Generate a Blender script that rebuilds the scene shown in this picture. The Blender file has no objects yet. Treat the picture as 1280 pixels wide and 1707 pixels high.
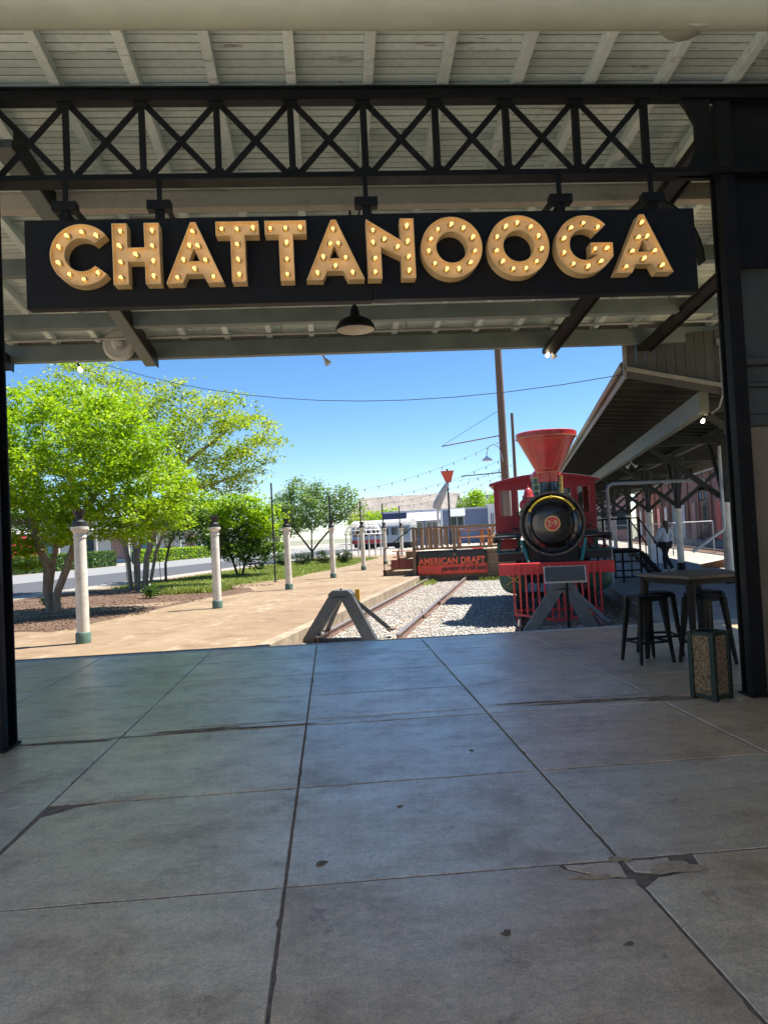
import bpy, bmesh, math, random
import numpy as np
from mathutils import Vector, Matrix
from mathutils.geometry import tessellate_polygon
R = math.radians
random.seed(7); RNG = np.random.default_rng(7)
SC = bpy.context.scene
COL = SC.collection

# ------------------------------------------------------------------ camera, sky, sun, exposure
CAM_YAW, CAM_PITCH, CAM_ROLL, CAM_H = R(4.2), R(1.8), R(2.8), 1.6
cam_data = bpy.data.cameras.new('camera')
cam_data.sensor_fit = 'VERTICAL'; cam_data.sensor_height = 36.0
cam_data.lens = 1233.0 / 1707.0 * 36.0
cam_data.clip_start = 0.05; cam_data.clip_end = 3000
cam = bpy.data.objects.new('camera', cam_data); COL.objects.link(cam)
cam.matrix_world = (Matrix.Translation((0, 0, CAM_H)) @ Matrix.Rotation(-CAM_YAW, 4, 'Z')
                    @ Matrix.Rotation(math.pi/2 + CAM_PITCH, 4, 'X') @ Matrix.Rotation(-CAM_ROLL, 4, 'Z'))
SC.camera = cam

SUN_AZ, SUN_EL = R(78), R(64)
world = bpy.data.worlds.new('World'); SC.world = world; world.use_nodes = True
wn = world.node_tree; wn.nodes.clear()
sky = wn.nodes.new('ShaderNodeTexSky'); sky.sky_type = 'NISHITA'; sky.sun_disc = False
sky.sun_elevation = SUN_EL; sky.sun_rotation = SUN_AZ
sky.altitude = 200; sky.air_density = 0.8; sky.dust_density = 0.0; sky.ozone_density = 2.5
bg = wn.nodes.new('ShaderNodeBackground'); bg.inputs['Strength'].default_value = 0.074
wo = wn.nodes.new('ShaderNodeOutputWorld')
hs = wn.nodes.new('ShaderNodeHueSaturation'); hs.inputs['Saturation'].default_value = 1.22; hs.inputs['Value'].default_value = 1.0
wn.links.new(sky.outputs[0], hs.inputs['Color']); wn.links.new(hs.outputs[0], bg.inputs[0]); wn.links.new(bg.outputs[0], wo.inputs[0])

sun_d = bpy.data.lights.new('sun', 'SUN'); sun_d.energy = 4.5; sun_d.angle = R(0.53); sun_d.color = (1.0, 0.955, 0.88)
sun = bpy.data.objects.new('sun', sun_d); COL.objects.link(sun)
sun.rotation_euler = (math.pi/2 - SUN_EL, 0, math.pi - SUN_AZ)
sun.location = (20, 5, 40)

SC.view_settings.view_transform = 'Standard'; SC.view_settings.look = 'None'
SC.view_settings.exposure = 1.38; SC.view_settings.gamma = 1.0
SC.view_settings.use_curve_mapping = False
SC.render.engine = 'CYCLES'
cy = SC.cycles
cy.use_denoising = True
try:
    cy.denoiser = 'OPENIMAGEDENOISE'; cy.denoising_input_passes = 'RGB_ALBEDO_NORMAL'
except Exception: pass
cy.max_bounces = 8; cy.diffuse_bounces = 7; cy.glossy_bounces = 4; cy.transmission_bounces = 4; cy.transparent_max_bounces = 6
cy.sample_clamp_indirect = 8.0; cy.caustics_reflective = False; cy.caustics_refractive = False

# ------------------------------------------------------------------ frames and helpers
TA = R(14.8)                      # the railway runs 14.8 degrees to the right of the shed's own axis
FR = {'S': Matrix.Identity(4), 'T': Matrix.Rotation(-TA, 4, 'Z')}
def t2s(r, s, z=0.0): return FR['T'] @ Vector((r, s, z))
def s2t(x, y, z=0.0): return FR['T'].inverted() @ Vector((x, y, z))

class MB:
    def __init__(self): self.v = []; self.f = []; self.m = []
    def add(self, vs, fs, mi=0):
        o = len(self.v); self.v.extend([tuple(p) for p in vs])
        for f in fs: self.f.append(tuple(i + o for i in f)); self.m.append(mi)
        return self
    def box(self, x0, x1, y0, y1, z0, z1, mi=0):
        vs = [(x0,y0,z0),(x1,y0,z0),(x1,y1,z0),(x0,y1,z0),(x0,y0,z1),(x1,y0,z1),(x1,y1,z1),(x0,y1,z1)]
        return self.add(vs, [(0,3,2,1),(4,5,6,7),(0,1,5,4),(1,2,6,5),(2,3,7,6),(3,0,4,7)], mi)
    def beam(self, p, q, w, h, up=(0,0,1), mi=0, taper=1.0):
        p, q = Vector(p), Vector(q); d = (q-p).normalized(); u = Vector(up)
        if abs(d.dot(u)) > .98: u = Vector((0,1,0))
        s = d.cross(u).normalized(); u = s.cross(d).normalized()
        vs = []
        for c, k in ((p,1.0),(q,taper)):
            for a, b in ((-1,-1),(1,-1),(1,1),(-1,1)): vs.append(c + s*(a*w*k/2) + u*(b*h*k/2))
        return self.add(vs, [(0,1,2,3),(7,6,5,4),(0,4,5,1),(1,5,6,2),(2,6,7,3),(3,7,4,0)], mi)
    def tube(self, pts, r, n=8, mi=0, cap=True):
        pts = [Vector(p) for p in pts]; k = len(pts)
        rs = r if isinstance(r, (list, tuple)) else [r]*k
        vs, fs = [], []; prev = None
        for i, p in enumerate(pts):
            d = (pts[min(i+1,k-1)] - pts[max(i-1,0)])
            d = d.normalized() if d.length > 1e-9 else Vector((0,0,1))
            if prev is None:
                a = Vector((0,0,1)) if abs(d.z) < .9 else Vector((1,0,0))
                s = d.cross(a).normalized()
            else:
                s = prev - d*prev.dot(d)
                s = s.normalized() if s.length > 1e-6 else d.cross(Vector((0,0,1))).normalized()
            prev = s; t = d.cross(s)
            for j in range(n):
                a = 2*math.pi*j/n; vs.append(p + (s*math.cos(a) + t*math.sin(a))*rs[i])
        for i in range(k-1):
            for j in range(n):
                fs.append((i*n+j, i*n+(j+1)%n, (i+1)*n+(j+1)%n, (i+1)*n+j))
        if cap: fs.append(tuple(range(n-1,-1,-1))); fs.append(tuple((k-1)*n+j for j in range(n)))
        return self.add(vs, fs, mi)
    def lathe(self, prof, n=24, c=(0,0,0), axis='z', mi=0, cap=True):
        vs, fs = [], []; c = Vector(c)
        for (r, h) in prof:
            for j in range(n):
                a = 2*math.pi*j/n; x, y = r*math.cos(a), r*math.sin(a)
                if axis == 'z': p = Vector((x, y, h))
                elif axis == 'y': p = Vector((x, h, -y))
                else: p = Vector((h, x, y))
                vs.append(c + p)
        k = len(prof)
        for i in range(k-1):
            for j in range(n): fs.append((i*n+j, i*n+(j+1)%n, (i+1)*n+(j+1)%n, (i+1)*n+j))
        if cap:
            if prof[0][0] > 1e-5: fs.append(tuple(range(n-1,-1,-1)))
            if prof[-1][0] > 1e-5: fs.append(tuple((k-1)*n+j for j in range(n)))
        return self.add(vs, fs, mi)
    def prism(self, poly, fn, d0, d1, mi=0, hole=None):
        # poly: 2D outline, fn(u,v,d) -> 3D
        loops = [poly] + ([hole] if hole else [])
        flat = [p for l in loops for p in l]
        tris = tessellate_polygon([[Vector((p[0],p[1],0)) for p in l] for l in loops])
        n = len(flat)
        vs = [fn(p[0],p[1],d0) for p in flat] + [fn(p[0],p[1],d1) for p in flat]
        fs = [tuple(t) for t in tris] + [tuple(i+n for i in reversed(t)) for t in tris]
        o = 0
        for l in loops:
            m = len(l)
            for i in range(m): fs.append((o+i, o+(i+1)%m, n+o+(i+1)%m, n+o+i))
            o += m
        return self.add(vs, fs, mi)
    def mesh(self, name, mats, smooth=None, fix=True):
        me = bpy.data.meshes.new(name); me.from_pydata(self.v, [], self.f); me.update()
        if not isinstance(mats, (list, tuple)): mats = [mats]
        for m in mats: me.materials.append(m)
        if any(self.m): me.polygons.foreach_set('material_index', self.m)
        if fix:
            bm = bmesh.new(); bm.from_mesh(me); bmesh.ops.recalc_face_normals(bm, faces=bm.faces); bm.to_mesh(me); bm.free()
        if smooth is not None:
            me.shade_smooth(); me.set_sharp_from_angle(angle=R(smooth))
        return me
    def build(self, name, mats, parent=None, smooth=None, bevel=0, loc=None, rz=0, frame='S', fix=True):
        return link(name, self.mesh(name, mats, smooth, fix), parent, bevel, loc, rz, frame)

def link(name, me, parent=None, bevel=0, loc=None, rz=0, frame='S', rot=None):
    o = bpy.data.objects.new(name, me); COL.objects.link(o)
    M_ = Matrix.Translation(loc or (0,0,0)) @ (rot.to_4x4() if rot else Matrix.Rotation(rz, 4, 'Z'))
    if parent: o.parent = parent; o.matrix_basis = M_
    else: o.matrix_basis = FR[frame] @ M_
    if bevel:
        b = o.modifiers.new('bevel', 'BEVEL'); b.width = bevel; b.segments = 2; b.limit_method = 'ANGLE'; b.angle_limit = R(40)
        b.harden_normals = False
    return o
def tag(o, label=None, cat=None, group=None, kind=None):
    if label: o['label'] = label
    if cat: o['category'] = cat
    if group: o['group'] = group
    if kind: o['kind'] = kind
    return o
def thing(name, label, cat, loc=(0,0,0), rz=0, frame='S', group=None):
    o = bpy.data.objects.new(name, None); COL.objects.link(o); o.empty_display_size = .2
    o.matrix_basis = FR[frame] @ Matrix.Translation(loc) @ Matrix.Rotation(rz, 4, 'Z')
    return tag(o, label, cat, group)
def copy_tree(o, parent=None):
    c = o.copy(); COL.objects.link(c)
    if parent: c.parent = parent; c.matrix_parent_inverse = o.matrix_parent_inverse.copy(); c.matrix_basis = o.matrix_basis.copy()
    for ch in list(o.children): copy_tree(ch, c)
    return c
def dup(o, label, loc, rz=0, frame='S', group=None):
    c = copy_tree(o); c.matrix_basis = FR[frame] @ Matrix.Translation(loc) @ Matrix.Rotation(rz, 4, 'Z')
    c['label'] = label
    if group: c['group'] = group
    return c
def text_mesh(name, body, size, mat, bold=0.0, extrude=0.002, align='CENTER', shear=0, space=1.0):
    cu = bpy.data.curves.new(name, 'FONT'); cu.body = body; cu.size = size; cu.align_x = align; cu.align_y = 'CENTER'
    cu.extrude = extrude; cu.offset = bold; cu.shear = shear; cu.space_character = space; cu.resolution_u = 3
    tmp = bpy.data.objects.new('tmp', cu); COL.objects.link(tmp)
    dg = bpy.context.evaluated_depsgraph_get()
    me = bpy.data.meshes.new_from_object(tmp.evaluated_get(dg)); me.name = name
    bpy.data.objects.remove(tmp); me.materials.clear(); me.materials.append(mat)
    return me

# ------------------------------------------------------------------ materials
def nt(name):
    m = bpy.data.materials.new(name); m.use_nodes = True; t = m.node_tree
    return m, t, t.nodes['Principled BSDF'], t.nodes['Material Output']
def N(t, kind, **kw):
    n = t.nodes.new(kind)
    for k, v in kw.items():
        if k.startswith('i_'): n.inputs[k[2:].replace('_', ' ')].default_value = v
        else: setattr(n, k, v)
    return n
def L(t, a, b): t.links.new(a, b)
def noise(t, vec, scale, detail=5, rough=.6, dim='3D'):
    n = N(t, 'ShaderNodeTexNoise'); n.inputs['Scale'].default_value = scale; n.inputs['Detail'].default_value = detail
    n.inputs['Roughness'].default_value = rough; L(t, vec, n.inputs['Vector']); return n
def ramp(t, fac, stops):
    r = N(t, 'ShaderNodeValToRGB'); e = r.color_ramp.elements
    e[0].position, e[0].color = stops[0][0], (*stops[0][1], 1) if len(stops[0][1]) == 3 else stops[0][1]
    e[1].position, e[1].color = stops[-1][0], (*stops[-1][1], 1)
    for p, c in stops[1:-1]:
        x = e.new(p); x.color = (*c, 1)
    L(t, fac, r.inputs[0]); return r
def mixc(t, fac, a, b, mode='MIX'):
    m = N(t, 'ShaderNodeMix', data_type='RGBA', blend_type=mode)
    if isinstance(fac, (int, float)): m.inputs[0].default_value = fac
    else: L(t, fac, m.inputs[0])
    for s, i in ((a, 6), (b, 7)):
        if isinstance(s, tuple): m.inputs[i].default_value = (*s, 1)
        else: L(t, s, m.inputs[i])
    return m.outputs[2]
def scalevec(t, vec, sc, rotz=0):
    mp = N(t, 'ShaderNodeMapping'); mp.inputs['Scale'].default_value = sc; mp.inputs['Rotation'].default_value = (0,0,rotz)
    L(t, vec, mp.inputs[0]); return mp.outputs[0]
def g(v): return (v, v, v)
MATS = {}
def M(name, col, rough=.6, var=.2, scale=6, bump=.15, bscale=None, metal=0, coat=0, spec=.5, dirt=None, dirt_amt=.5, dscale=2.5, rand=.06, stretch=None):
    if name in MATS: return MATS[name]
    m, t, b, o = nt(name)
    pos = N(t, 'ShaderNodeNewGeometry').outputs['Position']
    vec = scalevec(t, pos, stretch) if stretch else pos
    n1 = noise(t, vec, scale, 6)
    c = ramp(t, n1.outputs[0], [(.3, tuple(x*(1-var) for x in col)), (.7, tuple(min(1, x*(1+var)) for x in col))]).outputs[0]
    if dirt:
        n2 = noise(t, vec, dscale, 8, .7)
        f = ramp(t, n2.outputs[0], [(.5, g(0)), (.72, g(dirt_amt))]).outputs[0]
        c = mixc(t, f, c, dirt)
    if rand:
        oi = N(t, 'ShaderNodeObjectInfo')
        mr = N(t, 'ShaderNodeMapRange'); mr.inputs[3].default_value = 1-rand; mr.inputs[4].default_value = 1+rand
        L(t, oi.outputs['Random'], mr.inputs[0])
        c = mixc(t, 1.0, c, mr.outputs[0], 'MULTIPLY')
    L(t, c, b.inputs['Base Color'])
    rr = ramp(t, n1.outputs[0], [(.3, g(max(.03, rough-.08))), (.7, g(min(1, rough+.1)))]).outputs[0]
    L(t, rr, b.inputs['Roughness'])
    b.inputs['Metallic'].default_value = metal; b.inputs['Specular IOR Level'].default_value = spec
    if coat: b.inputs['Coat Weight'].default_value = coat; b.inputs['Coat Roughness'].default_value = .08
    if bump:
        bn = N(t, 'ShaderNodeBump'); bn.inputs['Strength'].default_value = bump; bn.inputs['Distance'].default_value = .02
        n3 = noise(t, vec, bscale or scale*6, 4)
        L(t, n3.outputs[0], bn.inputs['Height']); L(t, bn.outputs[0], b.inputs['Normal'])
    MATS[name] = m; return m
def EM(name, col, strength):
    m, t, b, o = nt(name); b.inputs['Base Color'].default_value = (*col, 1)
    b.inputs['Emission Color'].default_value = (*col, 1); b.inputs['Emission Strength'].default_value = strength
    MATS[name] = m; return m

def concrete_floor():
    m, t, b, o = nt('worn concrete slab')
    pos = N(t, 'ShaderNodeNewGeometry').outputs['Position']
    big = noise(t, pos, .5, 5, .6); mid = noise(t, pos, 1.7, 9, .72); sml = noise(t, pos, 7.5, 8, .75); fine = noise(t, pos, 95, 3, .7)
    str_ = noise(t, scalevec(t, pos, (.7, 3.2, 1), R(8)), 2.2, 8, .72)
    c = ramp(t, big.outputs[0], [(.32, (.72,.51,.29)), (.5, (.79,.62,.40)), (.68, (.83,.70,.51))]).outputs[0]
    st = ramp(t, mid.outputs[0], [(.36, (.60,.50,.42)), (.47, (.92,.88,.84)), (.56, g(1.0)), (.68, (1.22,1.19,1.12))]).outputs[0]
    c = mixc(t, .9, c, st, 'MULTIPLY')
    c = mixc(t, .35, c, ramp(t, str_.outputs[0], [(.34, (.60,.55,.52)), (.52, g(1.0)), (.7, g(1.14))]).outputs[0], 'MULTIPLY')
    mot = noise(t, pos, 28, 6, .8); c = mixc(t, .75, c, ramp(t, mot.outputs[0], [(.33, g(.66)), (.5, g(1.0)), (.68, g(1.2))]).outputs[0], 'MULTIPLY')
    c = mixc(t, .65, c, ramp(t, sml.outputs[0], [(.32, g(.72)), (.55, g(1.02)), (.7, g(1.16))]).outputs[0], 'MULTIPLY')
    c = mixc(t, .8, c, ramp(t, fine.outputs[0], [(.32, g(.6)), (.66, g(1.22))]).outputs[0], 'MULTIPLY')
    scf = noise(t, pos, 9.0, 11, .86); c = mixc(t, .85, c, ramp(t, scf.outputs[0], [(.36, g(.62)), (.42, g(.98)), (.57, g(1.0)), (.62, g(1.25))]).outputs[0], 'MULTIPLY')
    drk = noise(t, pos, 2.7, 10, .8); c = mixc(t, .9, c, ramp(t, drk.outputs[0], [(.36, (.58,.47,.38)), (.405, g(1.0)), (.7, g(1.05))]).outputs[0], 'MULTIPLY')
    for sc_, lo, hi, amt in ((2.3,.028,.05,.7), (6.1,.03,.05,.45), (17.0,.05,.09,.35)):
        vo = N(t, 'ShaderNodeTexVoronoi'); vo.inputs['Scale'].default_value = sc_; L(t, pos, vo.inputs['Vector'])
        c = mixc(t, amt, c, ramp(t, vo.outputs['Distance'], [(lo, g(.4)), (hi, g(1))]).outputs[0], 'MULTIPLY')
    oi = N(t, 'ShaderNodeObjectInfo'); mr = N(t, 'ShaderNodeMapRange'); mr.inputs[3].default_value = .86; mr.inputs[4].default_value = 1.1
    L(t, oi.outputs['Random'], mr.inputs[0]); c = mixc(t, 1.0, c, mr.outputs[0], 'MULTIPLY')
    wn_ = N(t, 'ShaderNodeTexWhiteNoise', noise_dimensions='1D'); L(t, oi.outputs['Random'], wn_.inputs['W'])
    c = mixc(t, wn_.outputs['Value'], c, mixc(t, 1.0, c, (1.02,.90,.78), 'MULTIPLY'))
    L(t, c, b.inputs['Base Color'])
    r1 = ramp(t, mid.outputs[0], [(.36, g(.48)), (.5, g(.33)), (.66, g(.24))]).outputs[0]
    r2 = ramp(t, str_.outputs[0], [(.35, g(.16)), (.6, g(-.0))]).outputs[0]
    L(t, mixc(t, 1.0, r1, r2, 'ADD'), b.inputs['Roughness'])
    b.inputs['Specular IOR Level'].default_value = 1.0
    b.inputs['Coat Weight'].default_value = .9
    L(t, ramp(t, sml.outputs[0], [(.35, g(.46)), (.65, g(.30))]).outputs[0], b.inputs['Coat Roughness'])
    bn = N(t, 'ShaderNodeBump'); bn.inputs['Strength'].default_value = .35; bn.inputs['Distance'].default_value = .003
    L(t, fine.outputs[0], bn.inputs['Height'])
    bn2 = N(t, 'ShaderNodeBump'); bn2.inputs['Strength'].default_value = .3; bn2.inputs['Distance'].default_value = .012
    L(t, sml.outputs[0], bn2.inputs['Height']); L(t, bn.outputs[0], bn2.inputs['Normal'])
    L(t, bn2.outputs[0], b.inputs['Normal'])
    return m
def tan_paving():
    m, t, b, o = nt('tan worn paving')
    pos = N(t, 'ShaderNodeNewGeometry').outputs['Position']
    v = scalevec(t, pos, (1,1,1), TA)
    big = noise(t, v, .35, 6, .65); mid = noise(t, v, 3.2, 8, .7); fine = noise(t, v, 60, 3)
    c = ramp(t, big.outputs[0], [(.3, (.205,.132,.072)), (.55, (.265,.185,.11)), (.75, (.31,.235,.15))]).outputs[0]
    c = mixc(t, .7, c, ramp(t, mid.outputs[0], [(.3, g(.75)), (.7, g(1.18))]).outputs[0], 'MULTIPLY')
    c = mixc(t, .6, c, ramp(t, fine.outputs[0], [(.3, g(.75)), (.7, g(1.15))]).outputs[0], 'MULTIPLY')
    stn = noise(t, v, .9, 7, .72); c = mixc(t, .8, c, ramp(t, stn.outputs[0], [(.33, (.66,.60,.56)), (.48, g(1.0)), (.7, g(1.1))]).outputs[0], 'MULTIPLY')
    # pale worn streaks and mortar filled cracks
    warp = noise(t, scalevec(t, v, (.5,.12,1)), 1.0, 6, .65)
    st = ramp(t, warp.outputs[0], [(.485, g(0)), (.5, g(1)), (.515, g(0))]).outputs[0]
    brk = ramp(t, mid.outputs[0], [(.45, g(0)), (.6, g(1))]).outputs[0]
    f = mixc(t, 1.0, st, brk, 'MULTIPLY'); ff = mixc(t, 1.0, f, (.5,.5,.5), 'MULTIPLY'); c = mixc(t, ff, c, (.50,.42,.32))
    wp2 = ramp(t, noise(t, scalevec(t, v, (.9,.35,1)), .8, 6, .7).outputs[0], [(.6, g(0)), (.72, g(.3))]).outputs[0]
    c = mixc(t, wp2, c, (.42,.34,.25))
    L(t, c, b.inputs['Base Color']); b.inputs['Roughness'].default_value = .85
    bn = N(t, 'ShaderNodeBump'); bn.inputs['Strength'].default_value = .4; bn.inputs['Distance'].default_value = .01
    L(t, fine.outputs[0], bn.inputs['Height']); L(t, bn.outputs[0], b.inputs['Normal'])
    return m
def gravel_mat(name, lo, hi, scale=26):
    m, t, b, o = nt(name)
    pos = N(t, 'ShaderNodeNewGeometry').outputs['Position']
    vo = N(t, 'ShaderNodeTexVoronoi'); vo.inputs['Scale'].default_value = scale; L(t, pos, vo.inputs['Vector'])
    sep = N(t, 'ShaderNodeSeparateColor'); L(t, vo.outputs['Color'], sep.inputs[0])
    c = ramp(t, sep.outputs[0], [(0, lo), (1, hi)]).outputs[0]
    big = noise(t, pos, .8, 5); c = mixc(t, .6, c, ramp(t, big.outputs[0], [(.3, g(.8)), (.7, g(1.15))]).outputs[0], 'MULTIPLY')
    L(t, c, b.inputs['Base Color']); b.inputs['Roughness'].default_value = .95
    inv = ramp(t, vo.outputs['Distance'], [(0, g(1)), (.6, g(0))]).outputs[0]
    bn = N(t, 'ShaderNodeBump'); bn.inputs['Strength'].default_value = .9; bn.inputs['Distance'].default_value = .02
    L(t, inv, bn.inputs['Height']); L(t, bn.outputs[0], b.inputs['Normal'])
    return m
def stone_mat(name, lo, hi):
    m, t, b, o = nt(name)
    ge = N(t, 'ShaderNodeNewGeometry')
    c = ramp(t, ge.outputs['Random Per Island'], [(0, lo), (.6, tuple((a+b_)/2 for a, b_ in zip(lo, hi))), (1, hi)]).outputs[0]
    L(t, c, b.inputs['Base Color']); b.inputs['Roughness'].default_value = .9
    return m
def leaf_mat(name, dark, mid, light, trans=.45):
    m, t, b, o = nt(name)
    ge = N(t, 'ShaderNodeNewGeometry')
    big = noise(t, ge.outputs['Position'], .9, 3)
    mx = N(t, 'ShaderNodeMath', operation='MULTIPLY_ADD'); L(t, big.outputs[0], mx.inputs[0]); mx.inputs[1].default_value = .9
    sc = N(t, 'ShaderNodeMath', operation='MULTIPLY'); L(t, ge.outputs['Random Per Island'], sc.inputs[0]); sc.inputs[1].default_value = .55
    L(t, sc.outputs[0], mx.inputs[2])
    c = ramp(t, mx.outputs[0], [(.35, dark), (.7, mid), (1.0, light)]).outputs[0]
    b.inputs['Roughness'].default_value = .45; b.inputs['Specular IOR Level'].default_value = .35
    L(t, c, b.inputs['Base Color'])
    tr = N(t, 'ShaderNodeBsdfTranslucent')
    tc = mixc(t, 1.0, c, (1.25,1.3,.55), 'MULTIPLY'); L(t, tc, tr.inputs[0])
    mxs = N(t, 'ShaderNodeMixShader'); mxs.inputs[0].default_value = trans
    L(t, b.outputs[0], mxs.inputs[1]); L(t, tr.outputs[0], mxs.inputs[2]); L(t, mxs.outputs[0], o.inputs[0])
    return m
def painted_boards(name, col, peel, amt):
    m, t, b, o = nt(name)
    pos = N(t, 'ShaderNodeNewGeometry').outputs['Position']
    v = scalevec(t, pos, (.6, 3, 3))
    n1 = noise(t, v, 2.0, 8, .7); n2 = noise(t, pos, 1.1, 4)
    c = ramp(t, n2.outputs[0], [(.3, tuple(x*.82 for x in col)), (.7, col)]).outputs[0]
    f = ramp(t, n1.outputs[0], [(.60, g(0)), (.66, g(amt))]).outputs[0]
    c = mixc(t, f, c, peel)
    dr = noise(t, scalevec(t, pos, (3, 3, 3)), 5, 6, .7)
    c = mixc(t, .55, c, ramp(t, dr.outputs[0], [(.3, g(.7)), (.65, g(1.05))]).outputs[0], 'MULTIPLY')
    oi = N(t, 'ShaderNodeObjectInfo'); mr = N(t, 'ShaderNodeMapRange'); mr.inputs[3].default_value = .86; mr.inputs[4].default_value = 1.08
    L(t, oi.outputs['Random'], mr.inputs[0]); c = mixc(t, 1.0, c, mr.outputs[0], 'MULTIPLY')
    L(t, c, b.inputs['Base Color']); b.inputs['Roughness'].default_value = .6
    bn = N(t, 'ShaderNodeBump'); bn.inputs['Strength'].default_value = .3; bn.inputs['Distance'].default_value = .004
    L(t, n1.outputs[0], bn.inputs['Height']); L(t, bn.outputs[0], b.inputs['Normal'])
    return m
def glass_mat(name, col=(.05,.07,.08), rough=.05):
    m, t, b, o = nt(name); b.inputs['Base Color'].default_value = (*col, 1); b.inputs['Roughness'].default_value = rough
    b.inputs['Specular IOR Level'].default_value = .8
    return m
def clear_glass(name):
    m, t, b, o = nt(name)
    tr = N(t, 'ShaderNodeBsdfTransparent'); gl = N(t, 'ShaderNodeBsdfGlossy'); gl.inputs['Roughness'].default_value = .03
    fr = N(t, 'ShaderNodeFresnel'); fr.inputs[0].default_value = 1.5
    mx = N(t, 'ShaderNodeMixShader'); L(t, fr.outputs[0], mx.inputs[0]); L(t, tr.outputs[0], mx.inputs[1]); L(t, gl.outputs[0], mx.inputs[2])
    tr.inputs[0].default_value = (.82,.86,.86,1); L(t, mx.outputs[0], o.inputs[0]); return m

m_floor = concrete_floor(); m_paving = tan_paving()
m_joint = M('joint dirt', (.22,.15,.10), .95, .4, 20, .4)
m_cement = M('yellow cement patch', (.60,.42,.25), .95, .3, 25, .7)
m_puddle = M('dirt crust', (.34,.22,.13), .85, .4, 12, .4)
m_edge = M('pale edge strip', (.55,.5,.44), .8, .2, 10, .2)
m_gravel = gravel_mat('crushed limestone', (.26,.245,.215), (.54,.515,.46))
m_ballast = gravel_mat('dark ballast', (.07,.065,.06), (.2,.18,.16), 22)
m_pebble = stone_mat('limestone chip', (.23,.215,.19), (.62,.595,.54))
m_kerb = M('kerb concrete', (.30,.235,.165), .9, .3, 4, .4, dirt=(.14,.1,.07))
m_mulch = gravel_mat('bark mulch', (.075,.042,.024), (.17,.10,.062), 18)
m_chip = stone_mat('bark chip', (.06,.034,.02), (.22,.135,.085))
m_soil = M('dry soil', (.25,.17,.11), .95, .3, 5, .5)
m_lawn = M('lawn soil', (.15,.17,.045), .95, .35, 4, .4)
m_grass = leaf_mat('grass blade', (.15,.19,.045), (.23,.28,.065), (.34,.38,.11), .3)
m_asph = M('asphalt', (.075,.078,.085), .9, .2, 15, .3)
m_road2 = M('pale concrete road', (.22,.22,.22), .9, .12, 6, .2)
m_walk = M('pale pavement', (.30,.27,.235), .9, .15, 4, .2)
m_ground = M('distant ground', (.19,.19,.13), .95, .3, .3, 0)
m_ceil = painted_boards('peeling white ceiling paint', (.65,.75,.715), (.22,.20,.165), .85)
m_raft = painted_boards('rafter paint', (.715,.815,.785), (.26,.22,.18), .6)
m_cream = painted_boards('cream timber tone', (.42,.38,.30), (.2,.17,.13), .6)
m_ggrey = M('grey green timber tone', (.13,.155,.15), .55, .2, 3, .1)
m_black = M('black steel paint', (.007,.0075,.008), .55, .3, 6, .12, spec=.2)
m_bsteel = M('worn black steel', (.010,.0095,.009), .55, .4, 5, .2, dirt=(.045,.03,.022), dirt_amt=.4, spec=.25)
m_duct = M('duct wrap', (.29,.33,.27), .5, .1, 3, .25, bscale=5)
m_conduit = M('galvanised conduit', (.28,.28,.27), .45, .15, 8, 0, metal=.5)
m_rust = M('rusty rail steel', (.20,.125,.10), .6, .3, 9, .3, metal=.3)
m_railtop = M('worn rail head', (.34,.29,.27), .4, .2, 9, .1, metal=.6)
m_grey = M('grey bumper paint', (.08,.085,.092), .5, .25, 6, .2, dirt=(.09,.075,.065), dirt_amt=.7)
m_bump_shade = M('shade tinted bumper paint', (.11,.125,.145), .5, .25, 6, .2, dirt=(.08,.07,.065))  # bumper grey tinted bluish to imitate the canopy's shade
m_yel = M('yellow paint', (.75,.45,.03), .5, .15, 8, .1)
m_white = M('white column paint', (.70,.66,.57), .55, .1, 4, .12, dirt=(.3,.24,.18), dirt_amt=.6, dscale=5)
m_green = M('faded green paint', (.10,.17,.14), .6, .2, 6, .1)
m_iron = M('black cast iron', (.018,.018,.02), .5, .3, 10, .1)
m_red = M('locomotive red paint', (.50,.040,.045), .36, .2, 4, .05, coat=.25, rand=0, dirt=(.36,.08,.07), dirt_amt=.7, dscale=3.5)
m_red2 = M('cab red paint', (.38,.022,.036), .45, .25, 4, .08, stretch=(6,6,1), rand=0, dirt=(.14,.03,.03), dirt_amt=.8, dscale=2)
m_bred = M('pilot red paint', (.60,.032,.04), .42, .2, 6, .08, coat=.15, rand=0, dirt=(.20,.05,.04), dirt_amt=.7, dscale=6)
m_locoblk = M('glossy black enamel', (.008,.008,.009), .22, .3, 3, .02, coat=.5, rand=0)
m_locomat = M('sooty black', (.013,.013,.014), .6, .3, 5, .1)
m_lgreen = M('locomotive green', (.012,.07,.05), .4, .2, 5, .05, coat=.2)
m_teal = M('teal brace paint', (.03,.20,.20), .45, .2, 5, .05)
m_gold = M('brass', (.70,.45,.15), .3, .1, 8, .02, metal=.9)
m_yrail = M('yellow handrail paint', (.80,.62,.04), .4, .1, 8, .02)
m_text_gold = M('gold leaf', (.55,.42,.2), .5, .1, 8, 0)
m_roofw = M('pale cab roof', (.62,.58,.54), .6, .1, 4, .1)
m_letter = M('gold letter paint', (.80,.585,.29), .5, .15, 4, .05, dirt=(.60,.38,.16), dirt_amt=.5, dscale=6, rand=.03)
m_sign = M('black sign panel', (.006,.0065,.0065), .55, .3, 2, .03, spec=.25)
m_bulb = EM('lit filament bulb', (1.0, .60, .16), 1.05)
m_lit = EM('lit lamp', (1.0, .84, .55), 4.0)
m_glassb = clear_glass('bulb glass')
m_lampin = M('enamel white lamp inside', (.6,.55,.45), .4, .1, 5, 0)
m_lampgrey = M('grey lamp enamel', (.55,.53,.49), .45, .15, 5, .05)
m_wood = M('weathered deck timber', (.24,.155,.095), .8, .3, 5, .3, stretch=(1.5,1.5,9), rand=.15)
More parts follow.
